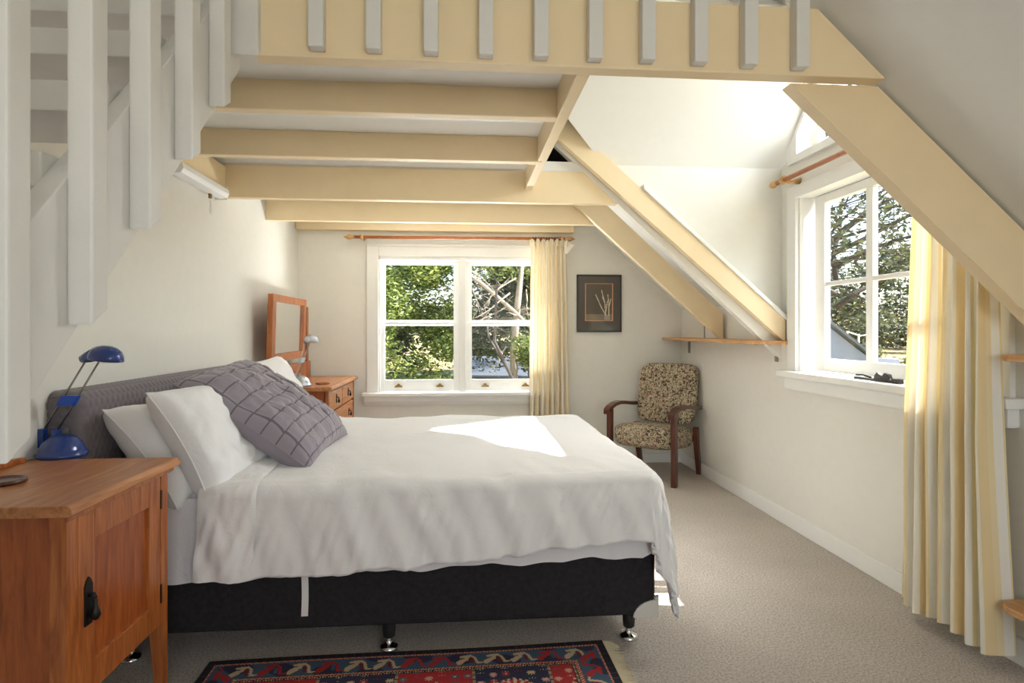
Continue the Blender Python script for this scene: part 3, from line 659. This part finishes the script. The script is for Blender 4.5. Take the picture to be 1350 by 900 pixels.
def pull(p, y, z):
    MB().prism([(y-.012, z-.028), (y+.012, z-.028), (y+.014, z+.02), (y, z+.036), (y-.014, z+.02)], 'X', cx1-.001, cx1+.003).build('pull_plate', 'blackiron', p)
    MB().tube([(cx1, y, z+.012), (cx1+.014, y, z+.012), (cx1+.017, y, z)], .004, 6).lathe([(.003, .006), (.006, -.008), (.009, -.02), (.004, -.03)], (cx1+.017, y, z), 10).build('pull_drop', 'blackiron', p, smooth=True)
for z0, z1, n in rows:
    for i in range(n):
        a0_ = cy0+.04+wdr*i/n; a1_ = cy0+.04+wdr*(i+1)/n-(.012 if n == 2 and i == 0 else 0)
        d_ = bx(cx1-.02, cx1-.002, a0_, a1_, z0, z1).build('drawer', 'pine' if n == 0 else 'oaktop', ch, bevel=.003)
        if n == 2: pull(d_, (a0_+a1_)/2, (z0+z1)/2)
        else:
            pull(d_, a0_+wdr*.22, (z0+z1)/2); pull(d_, a0_+wdr*.78, (z0+z1)/2)
# mirror posts, rail and tilting frame
MX = -1.275
MB().box(MX-.02, MX+.015, 4.36, 5.25, DZ, .945).build('mirror_rail', 'oak', ch, bevel=.004)
bx(MX-.055, MX-.018, 4.32, 4.365, DZ, 1.38).build('mirror_post', 'oak', ch, bevel=.004); bx(MX-.02, MX+.02, 5.11, 5.155, DZ, 1.39).build('mirror_post', 'oak', ch, bevel=.004)
tilt = .03
def tl_(y0, y1, z0, z1, x0, x1):
    q = bx(x0, x1, y0, y1, z0, z1); q.v = [(x-(z-1.2)*-tilt*1.0, y, z) for x, y, z in q.v]; return q
fr0 = tl_(4.18, 5.055, .985, 1.425, MX-.012, MX+.0).build('mirror_frame', 'oak', ch)
for nm, a in (('frame_member', (4.175, 4.255, .98, 1.445)), ('frame_member', (4.985, 5.06, .98, 1.445)), ('frame_member', (4.255, 4.985, .98, 1.035)), ('frame_member', (4.255, 4.985, 1.395, 1.445))):
    tl_(*a, MX-.014, MX+.022).build(nm, 'oak', fr0, bevel=.003)
tl_(4.25, 4.99, 1.03, 1.40, MX+.001, MX+.006).build('mirror_glass', 'mirror', fr0)
sl = onX(390, 470, -1.10); sh = onX(402, 449, -1.07)
desk_lamp('desk_lamp', 'small silver desk lamp on the oak chest in front of its mirror', (-1.12, 4.42-.05, DZ), (-1.075, 4.50, 1.115), 'silver', 'silver', 'steel', .95)
tag(MB().lathe([(.045, 0), (.05, .003), (.05, .012), (.04, .014), (.036, .009)], (-1.0, 4.52, DZ), 24).build('coaster', 'oak', smooth=True), 'round light wooden coaster on the oak chest of drawers', 'coaster')

# ------------------------------------------------------------------ armchair in the corner
ac = thing('armchair', 'low armchair with floral tapestry seat and dark wooden arms', 'armchair', (1.60, 4.885, 0), math.atan2(-.67, .73)*1.0)
# local axes: -Y is the front, X to the sitter's left
def L(mb, name, mat, parent=ac, **kw): return mb.build(name, mat, parent, local=True, **kw)
def padded(w, d, h, n=24, puff=.03, seed=0):
    # closed cushion: superellipse box
    q = MB()
    def fn(u, v):
        th = (u-.5)*2*PI; ph = (v-.5)*PI
        sg = lambda c, e: math.copysign(abs(c)**e, c)
        x = sg(math.cos(ph), .28)*sg(math.cos(th), .28); y = sg(math.cos(ph), .28)*sg(math.sin(th), .28); z = sg(math.sin(ph), .45)
        return (x*w/2, y*d/2, z*(h/2+puff*(1-x*x)*(1-y*y)))
    return q.grid(n*2, n, fn)
wC, dC = .56, .58
seat = padded(.50, .54, .17, puff=.02); seat.v = [(x, y-.03, z+.335-.05*(y/.5)) for x, y, z in seat.v]; L(seat, 'seat', 'floral', smooth=True)
back = padded(.52, .085, .50, puff=.0); back.v = [(x, y+.20+(z+.25)*.20, z+.665) for x, y, z in back.v]; L(back, 'backrest', 'floral', smooth=True)
for sx in (-1, 1):
    x = sx*.275
    MB_ = MB().box(x-.02, x+.02, -.29, -.24, 0, .56); L(MB_, 'leg', 'mahogany', bevel=.005)
    q = MB().prism([(.17, .40), (.225, .40), (.25, .2), (.30, 0), (.255, 0), (.205, .2)], 'X', x-.018-.01*sx, x+.018-.01*sx); L(q, 'leg', 'mahogany', bevel=.004)
    # arm: curved top rail from the back to the front post
    prof = [(-.325, .548), (-.32, .565), (-.28, .585), (-.20, .606), (-.12, .612), (-.02, .603), (.10, .585), (.245, .575)]
    und = [(p[0], p[1]-(.028 if p[0] > -.24 else .03)) for p in prof]
    q = MB().prism(prof+und[::-1], 'X', x-.028, x+.028); L(q, 'arm', 'mahogany', bevel=.006)
L(MB().box(-.26, .26, .19, .215, .28, .33), 'back_rail', 'mahogany', bevel=.004)

# ------------------------------------------------------------------ wall shelf by the rafters
sh_ = thing('wall_shelf', 'narrow pine wall shelf under the two rafter feet', 'shelf', (1.9, 4.3, 1.113))
z0, z1 = 1.112, 1.135
pts = [(XR-.002, 3.56), (XR-.05, 3.52), (XR-.19, 3.66), (XR-.2, 3.70), (XR-.2, 5.33), (XR-.15, 5.375), (XR-.002, 5.375)]
MB().prism(pts, 'Z', z0, z1).build('board', 'pine', sh_, bevel=.004)
for yy in (3.70, 5.18):
    MB().box(XR-.012, XR-.001, yy-.014, yy+.014, 1.0, z0).box(XR-.15, XR-.004, yy-.012, yy+.012, z0-.006, z0-.0005).build('bracket', 'steel', sh_)
p_ = onX(922, 422, 1.86)
bx(1.90, 1.905, 4.60, 4.612, z1, 1.24).build('hook_bracket', 'steel', sh_)
# two little shelf ends beyond the curtain
for nm, zc, lab in (('corner_shelf', 1.105, 'upper small wooden shelf end on the right wall beyond the striped curtain'), ('corner_shelf', .245, 'lower small wooden shelf end on the right wall beyond the striped curtain')):
    tag(MB().prism([(XR-.002, 1.96), (XR-.06, 1.975), (XR-.13, 1.96), (XR-.15, 1.92), (XR-.15, 1.35), (XR-.002, 1.35)], 'Z', zc-.012, zc+.012).build(nm, 'pine', bevel=.004), lab, 'shelf', 'small shelves by the curtain')

# ------------------------------------------------------------------ curtains and rods
def rod(name, label, p0, p1, wallv, rad=.014, brackets=(.06, .94), fin=.09):
    R0 = thing(name, label, 'curtain rod', tuple(p0)); p0 = Vector(p0); p1 = Vector(p1); d = (p1-p0).normalized()
    MB().tube([p0, p1], rad, 14).build('pole', 'polewood', R0, smooth=True)
    for p, dd in ((p0, -d), (p1, d)):
        MB().lathe([(.011, 0), (.016, .002), (.016, .012), (.012, .016), (.019, .028), (.022, .045), (.018, .062), (.010, .074), (.006, .082), (.007, fin+.01), (.003, fin+.016)], tuple(p), 16, rotm(dd)).build('finial', 'finialwood', R0, smooth=True)
    for b in brackets:
        c_ = p0+(p1-p0)*b; wv = Vector(wallv)
        MB().tube([c_+Vector((0, 0, 0))-d*.012, c_+d*.012], rad+.010, 14).tube([c_+Vector((0, 0, -.004)), c_+wv*.5+Vector((0, 0, -.012)), c_+wv], [.012, .012, .02], 10).build('bracket', 'finialwood', R0, smooth=True)
    return R0
zr = 2.0
rod('curtain_rod', 'wooden curtain rod with turned finials above the back window', (-.905, 5.29, 1.997), (.915, 5.29, 2.003), (0, .09, 0), brackets=(.035, .985), fin=.075)
ry0, ry1 = onX(1031, 238, XR-.1), onX(1115, 203, XR-.1)
rod('curtain_rod', 'wooden curtain rod with pale finials above the dormer window', (XR-.1, 3.52, 2.088), (XR-.1, 2.02, 2.085), (.1, 0, 0), brackets=(.05, .96), fin=.07)
def curtain(name, label, P, top, bot, nfold, cloth, amp0, amp1, rings, seed, hemwave=.0, n=260, nv=60, rodz=0):
    # P(t, depth): point at fraction t along the rod, depth off the wall; top/bot: (t0, t1, z) extents
    R0 = thing(name, label, 'curtain', tuple(P((bot[0]+bot[1])/2, 0))[:2]+(bot[2],))
    ph = [random.uniform(-.9, .9) for _ in range(nfold+2)]
    def fn(u, v):
        k_ = v**.85
        a = top[0]+(top[1]-top[0])*u; b = bot[0]+(bot[1]-bot[0])*u; t_ = a+(b-a)*k_
        z = top[2]+(bot[2]-top[2])*v
        amp = amp0+(amp1-amp0)*min(1, v*1.6)
        i = u*nfold; j = int(i); p_ = ph[j]*(1-(i-j))+ph[min(j+1, nfold)]*(i-j)
        dep = amp*(math.sin(2*PI*i+p_*v*1.1)+.28*math.sin(4*PI*i+1.3+p_))+.012*noise.noise((u*7, v*2.5, seed))
        t_ += (bot[1]-bot[0])/nfold*.22*math.cos(2*PI*i*1.0+p_)*(.3+.7*v)
        if v > .93: z += hemwave*math.sin(u*9+seed)*(v-.93)/.07
        return P(t_, dep), z
    q = MB().grid(n, nv, lambda u, v: (lambda r: (r[0][0], r[0][1], r[1]))(fn(u, v)))
    uvs = [(i/n*cloth, j/nv) for j in range(nv+1) for i in range(n+1)]
    q.build('cloth', 'curtain', R0, smooth=True, uv=uvs)
    return R0
c1 = curtain('curtain', 'cream and yellow striped curtain drawn beside the back window', lambda t, d: (t, 5.29+d*.9), (.615, .925, 1.968), (.585, .955, .03), 8, 2.2, .018, .030, 9, 3)
for i in range(10):
    xx = .63+.024*i; MB().tube([(xx+.004*math.sin(a), 5.29+.021*math.cos(a), 1.996+.021*math.sin(a)) for a in np.linspace(0, 2*PI, 17)], .0042, 6).build('curtain_ring', 'mahogany', c1, smooth=True)
def head_(u, v): return (.60+.34*u, 5.285-.02+.018*math.sin(u*2*PI*8)+.004*math.sin(u*90), 1.93+.062*v+.008*math.sin(u*37)*v)
MB().grid(160, 6, head_).build('heading', 'curtain', c1, smooth=True, uv=[(i/160*2.2, j/6) for j in range(7) for i in range(161)])
def flap(u, v): return (.91+.085*u*(1-.75*v)*1.0, 5.262-.012*u, 1.975-.03*u-.11*v+.035*v*u)
MB().grid(6, 6, flap).build('turned_corner', 'curtain', c1, smooth=True, uv=[(.2+.02*i/6, j/6) for j in range(7) for i in range(7)])
c2 = curtain('curtain', 'long cream and yellow striped curtain hanging at the dormer window', lambda t, d: (XR-.115+d*.85, t), (2.375, 2.03, 2.05), (2.43, 1.985, .065), 7, 2.1, .026, .055, 8, 9, .012)
for i in range(8):
    yy = 2.38-.035*i; MB().tube([(XR-.1+.021*math.cos(a), yy, 2.085+.021*math.sin(a)) for a in np.linspace(0, 2*PI, 15)], .004, 6).build('curtain_ring', 'mahogany', c2, smooth=True)

# ------------------------------------------------------------------ picture
pf = thing('picture', 'framed dark print of pale bare twigs with an orange border line', 'picture', (1.237, YB-.012, 1.18))
pxa, pxb, pza, pzb = 1.037, 1.445, 1.182, 1.697
m = MB(); fw = .012
m.box(pxa, pxa+fw, YB-.022, YB-.002, pza, pzb).box(pxb-fw, pxb, YB-.022, YB-.002, pza, pzb).box(pxa+fw, pxb-fw, YB-.022, YB-.002, pza, pza+fw).box(pxa+fw, pxb-fw, YB-.022, YB-.002, pzb-fw, pzb)
m.build('picture_frame', 'frameblack', pf, bevel=.002)
def colour_grid(name, nx, nz, P, colf, mat, parent):
    q = MB().grid(nx, nz, P); o = q.build(name, mat, parent); me = o.data
    ca = me.color_attributes.new('Col', 'FLOAT_COLOR', 'CORNER'); arr = np.ones((len(me.loops), 4), dtype=np.float32)
    for i, p in enumerate(me.polygons):
        gx, gz_ = i % nx, i//nx; arr[i*4:(i+1)*4, :3] = colf((gx+.5)/nx, (gz_+.5)/nz)
    ca.data.foreach_set('color', arr.ravel()); return o
def seg_d(px, pz, a, b):
    ax, az = a; dx, dz_ = b[0]-ax, b[1]-az; t = max(0, min(1, ((px-ax)*dx+(pz-az)*dz_)/(dx*dx+dz_*dz_))); return math.hypot(px-ax-t*dx, pz-az-t*dz_)
twigs = [((.66, .28), (.56, .42)), ((.56, .42), (.42, .66)), ((.66, .28), (.64, .5)), ((.64, .5), (.56, .74)), ((.64, .5), (.58, .62)), ((.73, .28), (.73, .5)), ((.73, .5), (.71, .66)), ((.73, .42), (.78, .58)), ((.66, .34), (.70, .54))]
def pcol(u, v):
    c = lin((74, 68, 62))
    if .17 < u < .83 and .175 < v < .87:
        c = lin((82, 73, 60)) if v > .3 else lin((120, 104, 84))
        if not (.185 < u < .815 and .186 < v < .86): return lin((204, 146, 112))
        for a, b in twigs:
            if seg_d(u, v*1.26, (a[0], a[1]*1.26), (b[0], b[1]*1.26)) < .009: return lin((208, 196, 170))
        if .62 < u < .76 and .2 < v < .29: return lin((150, 140, 128))
    return c
colour_grid('print', 90, 112, lambda u, v: (pxa+fw+(pxb-pxa-2*fw)*u, YB-.010, pza+fw+(pzb-pza-2*fw)*v), pcol, 'print', pf)
bx(pxa+.004, pxb-.004, YB-.008, YB-.001, pza+.004, pzb-.004).build('backing', 'frameblack', pf)

# ------------------------------------------------------------------ strip light, window fastener
fl = thing('strip_light', 'white strip light with pull cord on the left wall above the headboard', 'wall light', (XL+.03, 3.37, 1.95))
m = MB().prism([(XL+.001, 1.955), (XL+.035, 1.948), (XL+.07, 1.955), (XL+.082, 1.975), (XL+.078, 2.0), (XL+.05, 2.018), (XL+.001, 2.015)], 'Y', 3.02, 3.60); m.build('housing', 'whiteplastic', fl, bevel=.004, smooth=False)
bx(XL+.001, XL+.07, 3.60, 3.608, 1.945, 2.018).build('end_cap', 'whiteplastic', fl, bevel=.003)
bx(XL+.02, XL+.035, 3.46, 3.475, 1.925, 1.952).build('switch', 'brass', fl)
cy_ = 3.467
MB().tube([(XL+.027, cy_, 1.93), (XL+.03, cy_+.01, 1.89), (XL+.03, cy_+.012, 1.855), (XL+.03, cy_+.0, 1.84), (XL+.03, cy_-.012, 1.855), (XL+.03, cy_-.006, 1.89), (XL+.027, cy_, 1.925)], .0022, 5).build('pull_cord', 'cord', fl)
wf = thing('window_fastener', 'dark metal casement fastener lying on the dormer window sill', 'window fastener', (1.985, 2.74, .956))
p0, p1 = onZ(1128, 493, .962), onZ(1188, 499, .962)
ya, yb = 2.90, 2.60; xw = 1.985
bx(xw-.012, xw+.012, yb, ya, .956, .966).build('plate', 'darkmetal', wf, bevel=.002)
MB().tube([(xw, ya-.0, .975), (xw, ya-.05, .978), (xw, ya-.09, .974), (xw+.012, ya-.1, .968)], .005, 6).build('stay_bar', 'darkmetal', wf)
MB().prism([(yb+.03, .964), (yb+.16, .964), (yb+.15, .985), (yb+.135, 1.0), (yb+.12, .99), (yb+.10, .984), (yb+.085, 1.0), (yb+.06, .995), (yb+.05, .975)], 'X', xw-.01, xw+.01).build('latch', 'darkmetal', wf, bevel=.003)
bx(xw-.016, xw+.016, yb-.012, yb+.03, .956, .978).build('catch', 'darkmetal', wf, bevel=.003)

# ------------------------------------------------------------------ rug
RW, RD = 1.44, .92
rg = thing('rug', 'red and navy oriental rug with bird border and fringed end beside the bed', 'rug', (-.17, 1.82, 0), math.radians(1.1))
nav = lin((50, 50, 74)); blue = lin((70, 92, 114)); redc = lin((180, 48, 50)); wine = lin((124, 36, 40)); sand = lin((206, 180, 142)); pink = lin((214, 160, 146)); dark = lin((34, 28, 36)); brown = lin((74, 50, 40))
bird = [((.06, .28), (.22, .46)), ((.1, .18), (.28, .4)), ((.22, .46), (.4, .52)), ((.28, .4), (.52, .8)), ((.52, .8), (.68, .62)), ((.68, .62), (.78, .18)), ((.34, .72), (.52, .8)), ((.78, .18), (.94, .22)), ((.2, .72), (.36, .74))]
def motif(u, v, kind):
    d_ = min(seg_d(u, v, a, b) for a, b in bird)
    wide = .055 if u > .45 else .085
    if d_ < wide: return redc if kind == 0 else sand
    if .45 < u < .72 and .2 < v < .6 and abs(u-.58-(v-.4)*-.15) < .06: return wine if kind else blue
    return None
def band_col(s, t, w):     # s metres along the border, t in 0..1 across it
    k_ = int(s//.098); f = (s % .098)/.098
    c = motif(f, t, (k_*2+1) % 5 if k_ % 4 else 0)
    if c is not None: return c
    return blue if (math.sin(s*40)+math.sin(t*5+s*9)) > -.4 else nav
def barber(s): return sand if (s/.012) % 1 < .42 else redc
def rug_col(u, v):
    x = u*RW; y = v*RD; ex = min(x, RW-x); ey = min(y, RD-y); e = min(ex, ey); s = x if ey < ex else y
    if e < .026: return dark if (math.sin(s*200) < .9) else nav
    if e < .036: return barber(s+e*.8)
    if e < .125:
        t = (e-.036)/.089
        return band_col(s, 1-t if True else t, .089)
    if e < .136: return barber(s+e*.8)
    if e < .150: return sand if (s/.009) % 1 < .5 and .139 < e < .146 else dark
    # field of square panels
    q = .264; px_ = ((x-.15)/q); ii = int(px_); fx = px_-ii-.5; py_ = (y-.15)/.31; fy = py_-int(py_)-.5
    if abs(abs(fx)-.5) < .02: return sand if (y/.009) % 1 < .5 else dark
    bgc = redc if ii % 2 == 0 else nav
    r = max(abs(fx)*1.0, abs(fy)*1.0)+.35*min(abs(fx), abs(fy))
    a = math.atan2(fy, fx)
    if r < .14: return brown
    if r < .20: return sand if math.sin(a*14) > 0 else dark
    if r < .27: return (wine if ii % 2 == 0 else redc) if math.sin(a*16) > -.2 else sand
    if r < .30: return sand if math.sin(a*22) > .1 else bgc
    gx = (fx*6) % 1-.5; gy = (fy*6.6) % 1-.5; rr = math.hypot(gx, gy); aa = math.atan2(gy, gx); h_ = (int((fx+.5)*6)*7+int((fy+.5)*6.6)*3+ii) % 5
    if h_ < 3:
        if rr < .1: return sand
        if rr < .27+.1*math.cos(aa*8): return (blue, pink, lin((96, 112, 120)))[h_] if bgc is redc else (pink, sand, redc)[h_]
    return bgc
nx_, ny_ = 420, 270
def rugp(u, v): return (-RW/2+RW*u, -RD/2+RD*v+.004*math.sin(u*7)*(1 if v > .9 else 0), .009)
q = MB().grid(nx_, ny_, rugp); ro = q.build('pile', 'rugpile', rg, local=True)
ca = ro.data.color_attributes.new('Col', 'FLOAT_COLOR', 'CORNER'); arr = np.ones((len(ro.data.loops), 4), dtype=np.float32)
for j in range(ny_):
    if j < 110:      # well outside the frame towards the camera: same repeat, coarser
        pass
    for i in range(nx_):
        k_ = (j*nx_+i)*4; arr[k_:k_+4, :3] = rug_col((i+.5)/nx_, (j+.5)/ny_)
ca.data.foreach_set('color', arr.ravel())
bx(-RW/2-.001, RW/2+.001, -RD/2-.001, RD/2+.001, 0, .0085).build('backing', 'fringe', rg, local=True)
for sx in (-1, 1):
    q = MB()
    if sx == -1: continue
    for i in range(150):
        y = -RD/2+RD*(i+.5)/150; ln = .045+random.uniform(-.01, .012); w_ = random.uniform(-.006, .006)
        q.tube([(sx*RW/2, y, .005), (sx*(RW/2+ln*.5), y+w_*.4, .004), (sx*(RW/2+ln), y+w_, .003)], [.0028, .0025, .0015], 4)
    fo = q.build('fringe', 'fringe', rg, local=True); fo['kind'] = 'stuff'

# ------------------------------------------------------------------ outside: garden beyond the windows
def gz_(x, y):
    r = max(0, math.hypot(x-1, y-3)-6); return -.95+.028*r+.25*noise.noise((x*.08, y*.08, 0))
m = MB().grid(60, 60, lambda u, v: (-45+110*u, -30+100*v, gz_(-45+110*u, -30+100*v)))
# keep the ground below the house
m.v = [(x, y, min(z, -.3) if (-3 < x < 4 and -4 < y < 7) else z) for x, y, z in m.v]
struct('ground', m, 'ground', smooth=True)
def leaves(name, mat, parent, clumps, per, size, flat=.5):
    cs = np.array(clumps, dtype=np.float64); n = len(cs)*per
    c = np.repeat(cs[:, :3], per, axis=0); r = np.repeat(cs[:, 3], per)
    d = rng.normal(size=(n, 3)); d /= np.linalg.norm(d, axis=1)[:, None]; d *= (rng.random(n)**.45*r)[:, None]; d[:, 2] *= .75
    c = c+d
    a = rng.normal(size=(n, 3)); a[:, 2] *= flat; a /= np.linalg.norm(a, axis=1)[:, None]
    b = np.cross(a, rng.normal(size=(n, 3))); b /= np.linalg.norm(b, axis=1)[:, None]
    s = size*(.6+.8*rng.random(n))
    a *= s[:, None]; b *= (s*.42)[:, None]
    V = np.stack([c-a, c+b, c+a, c-b], axis=1).reshape(-1, 3)-np.array(parent.location)
    me = bpy.data.meshes.new(name); me.vertices.add(4*n); me.vertices.foreach_set('co', V.astype(np.float32).ravel())
    me.loops.add(4*n); me.loops.foreach_set('vertex_index', np.arange(4*n, dtype=np.int32)); me.polygons.add(n); me.polygons.foreach_set('loop_start', np.arange(0, 4*n, 4, dtype=np.int32))
    me.update(calc_edges=True); me.materials.append(M[mat]); o = bpy.data.objects.new(name, me); C.objects.link(o); o.parent = parent; o['kind'] = 'stuff'
    return o
def branchy(q, p, d, ln, r, depth):
    pts = [p]; rs = [r]
    for i in range(4):
        d = (d+Vector((random.gauss(0, .16), random.gauss(0, .16), random.gauss(0, .12)))).normalized(); p = p+d*ln/4; pts.append(p); rs.append(r*(1-.17*(i+1)))
    q.tube(pts, rs, 6)
    ends = [p]
    if depth > 0:
        for i in range(random.choice((2, 3))):
            k_ = random.choice((2, 3, 4)); nd = (d+Vector((random.gauss(0, .75), random.gauss(0, .75), random.gauss(.05, .45)))).normalized()
            ends += branchy(q, pts[k_], nd, ln*random.uniform(.55, .8), rs[k_]*.62, depth-1)
    return ends
def tree(name, label, x, y, h, trunk_r, mat_leaf, bark, depth=3, per=420, cl_r=.7, size=.055, lean=(0, 0), trunk_h=.35, group='garden trees'):
    zb = gz_(x, y)-.1
    t = thing(name, label, 'tree', (x, y, zb), 0, group); q = MB()
    ends = branchy(q, Vector((x, y, zb)), Vector((lean[0], lean[1], 1)).normalized(), h*trunk_h, trunk_r, 0)
    tips = []
    for i in range(5):
        tips += branchy(q, ends[0]-Vector((0, 0, h*.04*i)), Vector((random.gauss(0, .7), random.gauss(0, .7), random.uniform(.35, 1.1))).normalized(), h*.32, trunk_r*.6, depth-1)
    q.build('trunk', bark, t, smooth=True)
    leaves('foliage', mat_leaf, t, [(p.x, p.y, p.z, cl_r*random.uniform(.6, 1.2)) for p in tips], per, size)
    return t
random.seed(21)
# beyond the back window: a dense leafy tree, a bare-branched one and shrubs
def bush(name, label, blobs, per, size, mat, group=None, cat='bush'):
    bx_, by_ = blobs[0][0], blobs[0][1]; t = thing(name, label, cat, (bx_, by_, gz_(bx_, by_)), 0, group)
    q = MB()
    for b in blobs[:5]:
        e0 = Vector((bx_+random.uniform(-.3, .3), by_+.3, gz_(bx_, by_))); e1 = Vector(b[:3]); w_ = [e0.lerp(e1, f_)+Vector((random.gauss(0, .12), random.gauss(0, .12), random.gauss(0, .08)))*(0 < f_ < 1) for f_ in (0, .2, .4, .6, .8, 1)]
        q.tube(w_, [.04, .035, .028, .02, .013, .006], 6)
    q.build('stems', 'barkdark', t, smooth=True)
    leaves('foliage', mat, t, blobs, per, size); return t
def blobs(n, x, y, z, r):
    return [(random.uniform(*x), random.uniform(*y), random.uniform(*z), random.uniform(*r)) for _ in range(n)]
bush('leafy_tree', 'bushy bright green tree outside the back window sash nearest the oak chest', blobs(64, (-3.2, .15), (9.6, 12.5), (-.1, 2.5), (.25, .6)), 620, .042, 'leaf', cat='tree')
bush('leafy_tree', 'leafy branches hanging above the bushy tree outside the back window', blobs(26, (-2.6, 2.2), (9.0, 12), (2.2, 4.2), (.3, .6)), 560, .042, 'leaf', cat='tree')
bush('shrub', 'yellow green shrub beside the pale shed roof behind the back window', blobs(14, (1.05, 2.0), (10.0, 11.0), (-.1, 1.2), (.18, .36)), 520, .036, 'leaf', cat='shrub')
bush('hedge', 'dull green hedge in the shade far behind the back window', blobs(110, (-7, 8), (20, 25), (-.1, 5.0), (.7, 1.4)), 420, .12, 'leafolive', cat='hedge')
t = thing('bare_branches', 'pale bare branches tangled outside the back window sash beside the curtain', 'branches', (1.0, 11.0, gz_(1, 11)), 0); q = MB()
q.tube([(-.2, 10.2, 2.35), (.35, 10.35, 2.0), (.9, 10.5, 1.55), (1.45, 10.8, 1.05), (1.8, 11, .5)], [.03, .035, .035, .03, .02], 7)
q.tube([(1.0, 11, gz_(1, 11)), (.95, 10.9, .8), (1.0, 10.7, 1.6), (1.1, 10.6, 2.6)], [.09, .07, .06, .04], 7)
for i in range(26):
    p = Vector((random.uniform(.1, 1.7), random.uniform(10.3, 11.2), random.uniform(.9, 2.3))); branchy(q, p, Vector((random.gauss(0, .5), random.gauss(0, .4), random.uniform(-1, .15))).normalized(), random.uniform(.4, .9), .017, 1)
q.build('twigs', 'barkpale', t, smooth=True)
leaves('foliage', 'leafolive', t, blobs(44, (.1, 2.4), (11.4, 13.2), (.5, 2.8), (.3, .6)), 420, .045)
sd = thing('shed', 'low dark shed with pale metal roof behind the back window', 'shed', (1.1, 14.6, gz_(1, 14.6)))
bx(.35, 2.0, 14.0, 15.5, gz_(1, 14.6)-.2, .12).build('wall', 'shedwall', sd); MB().slab([(.1, 13.8, .14), (2.1, 13.8, .10), (1.9, 15.7, .46), (.1, 15.7, .50)], (0, 0, 1), .04).build('roof', 'roofpale', sd)
# beyond the dormer window: tall gums, a conifer, shrubs, a grey roof
random.seed(5)
for (x, y, h, r, lab, mt_, bk) in ((11.6, 17.3, 13, .22, 'tall gum tree with a thick dark trunk beyond the dormer window', 'leafolive', 'barkdark'),
                                   (9.6, 18.0, 12, .16, 'slender gum tree with a thin dark trunk beyond the dormer window', 'leafdull', 'barkdark'),
                                   (8.6, 21.0, 14, .24, 'gum tree with a thick grey-brown trunk beyond the dormer window', 'leafolive', 'bark'),
                                   (15.0, 26.0, 15, .2, 'farthest gum tree standing before the bushland beyond the dormer window', 'leafolive', 'barkdark')):
    tree('gum_tree', lab, x, y, h, r, mt_, bk, 3, 95, .75, .075, group='gum trees beyond the dormer')
q = thing('conifer', 'young tiered conifer standing in the lawn beyond the dormer', 'tree', (11.2, 22.5, gz_(11.2, 22.5)))
mm = MB().tube([(11.2, 22.5, gz_(11.2, 22.5)), (11.2, 22.5, 6.0)], [.1, .02], 6); mm.build('trunk', 'barkdark', q)
leaves('foliage', 'leafolive', q, [(11.2+math.cos(a)*rr*k_, 22.5+math.sin(a)*rr*k_, z+.25*(1-k_), .28) for z in np.arange(1.6, 6.0, .55) for rr in [1.7*(6.3-z)/5] for a in np.arange(0, 2*PI, .8) for k_ in (.35, .7, 1)], 45, .06)
bush('bushland', 'dense grey green bushland at the far side of the lawn', blobs(150, (14, 44), (29, 42), (.2, 5.5), (1.0, 2.2)), 330, .17, 'leafolive', cat='bushland')
bush('shrub', 'low shrub in front of the lawn beyond the dormer', blobs(16, (7.4, 10.2), (12.2, 13.6), (.1, .85), (.25, .45)), 220, .05, 'leafdull', cat='shrub')
rs = thing('roof', 'blue grey metal roof edge low in the dormer window', 'roof', (5.6, 9, gz_(5.6, 9)))
r0, r1 = onY(1085, 425, 9), onY(1146, 472, 9)
MB().prism([(r0.x-1.2, r0.z+.9), (r1.x, r1.z), (r1.x+.5, r1.z-.02), (r1.x+.5, gz_(6, 9)-.2), (r0.x-1.2, gz_(6, 9)-.2)], 'Y', 9.0, 12.0).build('gable', 'roofsheet', rs)
MB().slab([(r0.x-1.25, 8.9, r0.z+.95), (r1.x+.02, 8.9, r1.z+.01), (r1.x+.02, 12.1, r1.z+.01), (r0.x-1.25, 12.1, r0.z+.95)], (.3, 0, 1), .04).build('roof_sheet', 'roofpale', rs)
nf = thing('net_frame', 'pale posts with a hanging net on the lawn beyond the dormer', 'net', (13.0, 22.2, gz_(13, 22.2)))
e0 = onY(1110, 446, 22); 
for px in (1109, 1117, 1132, 1143):
    a_ = onY(px, 458, 22); b_ = onY(px, 436 if px < 1125 else 440, 22); MB().tube([(a_.x, a_.y, gz_(a_.x, a_.y)), tuple(b_)], .035, 6).build('post', 'whiteplastic', nf)
a_ = onY(1117, 437, 22); b_ = onY(1150, 440, 22); MB().tube([tuple(a_), tuple((a_+b_)/2-Vector((0, 0, .12))), tuple(b_)], .025, 5).build('top_rope', 'whiteplastic', nf)
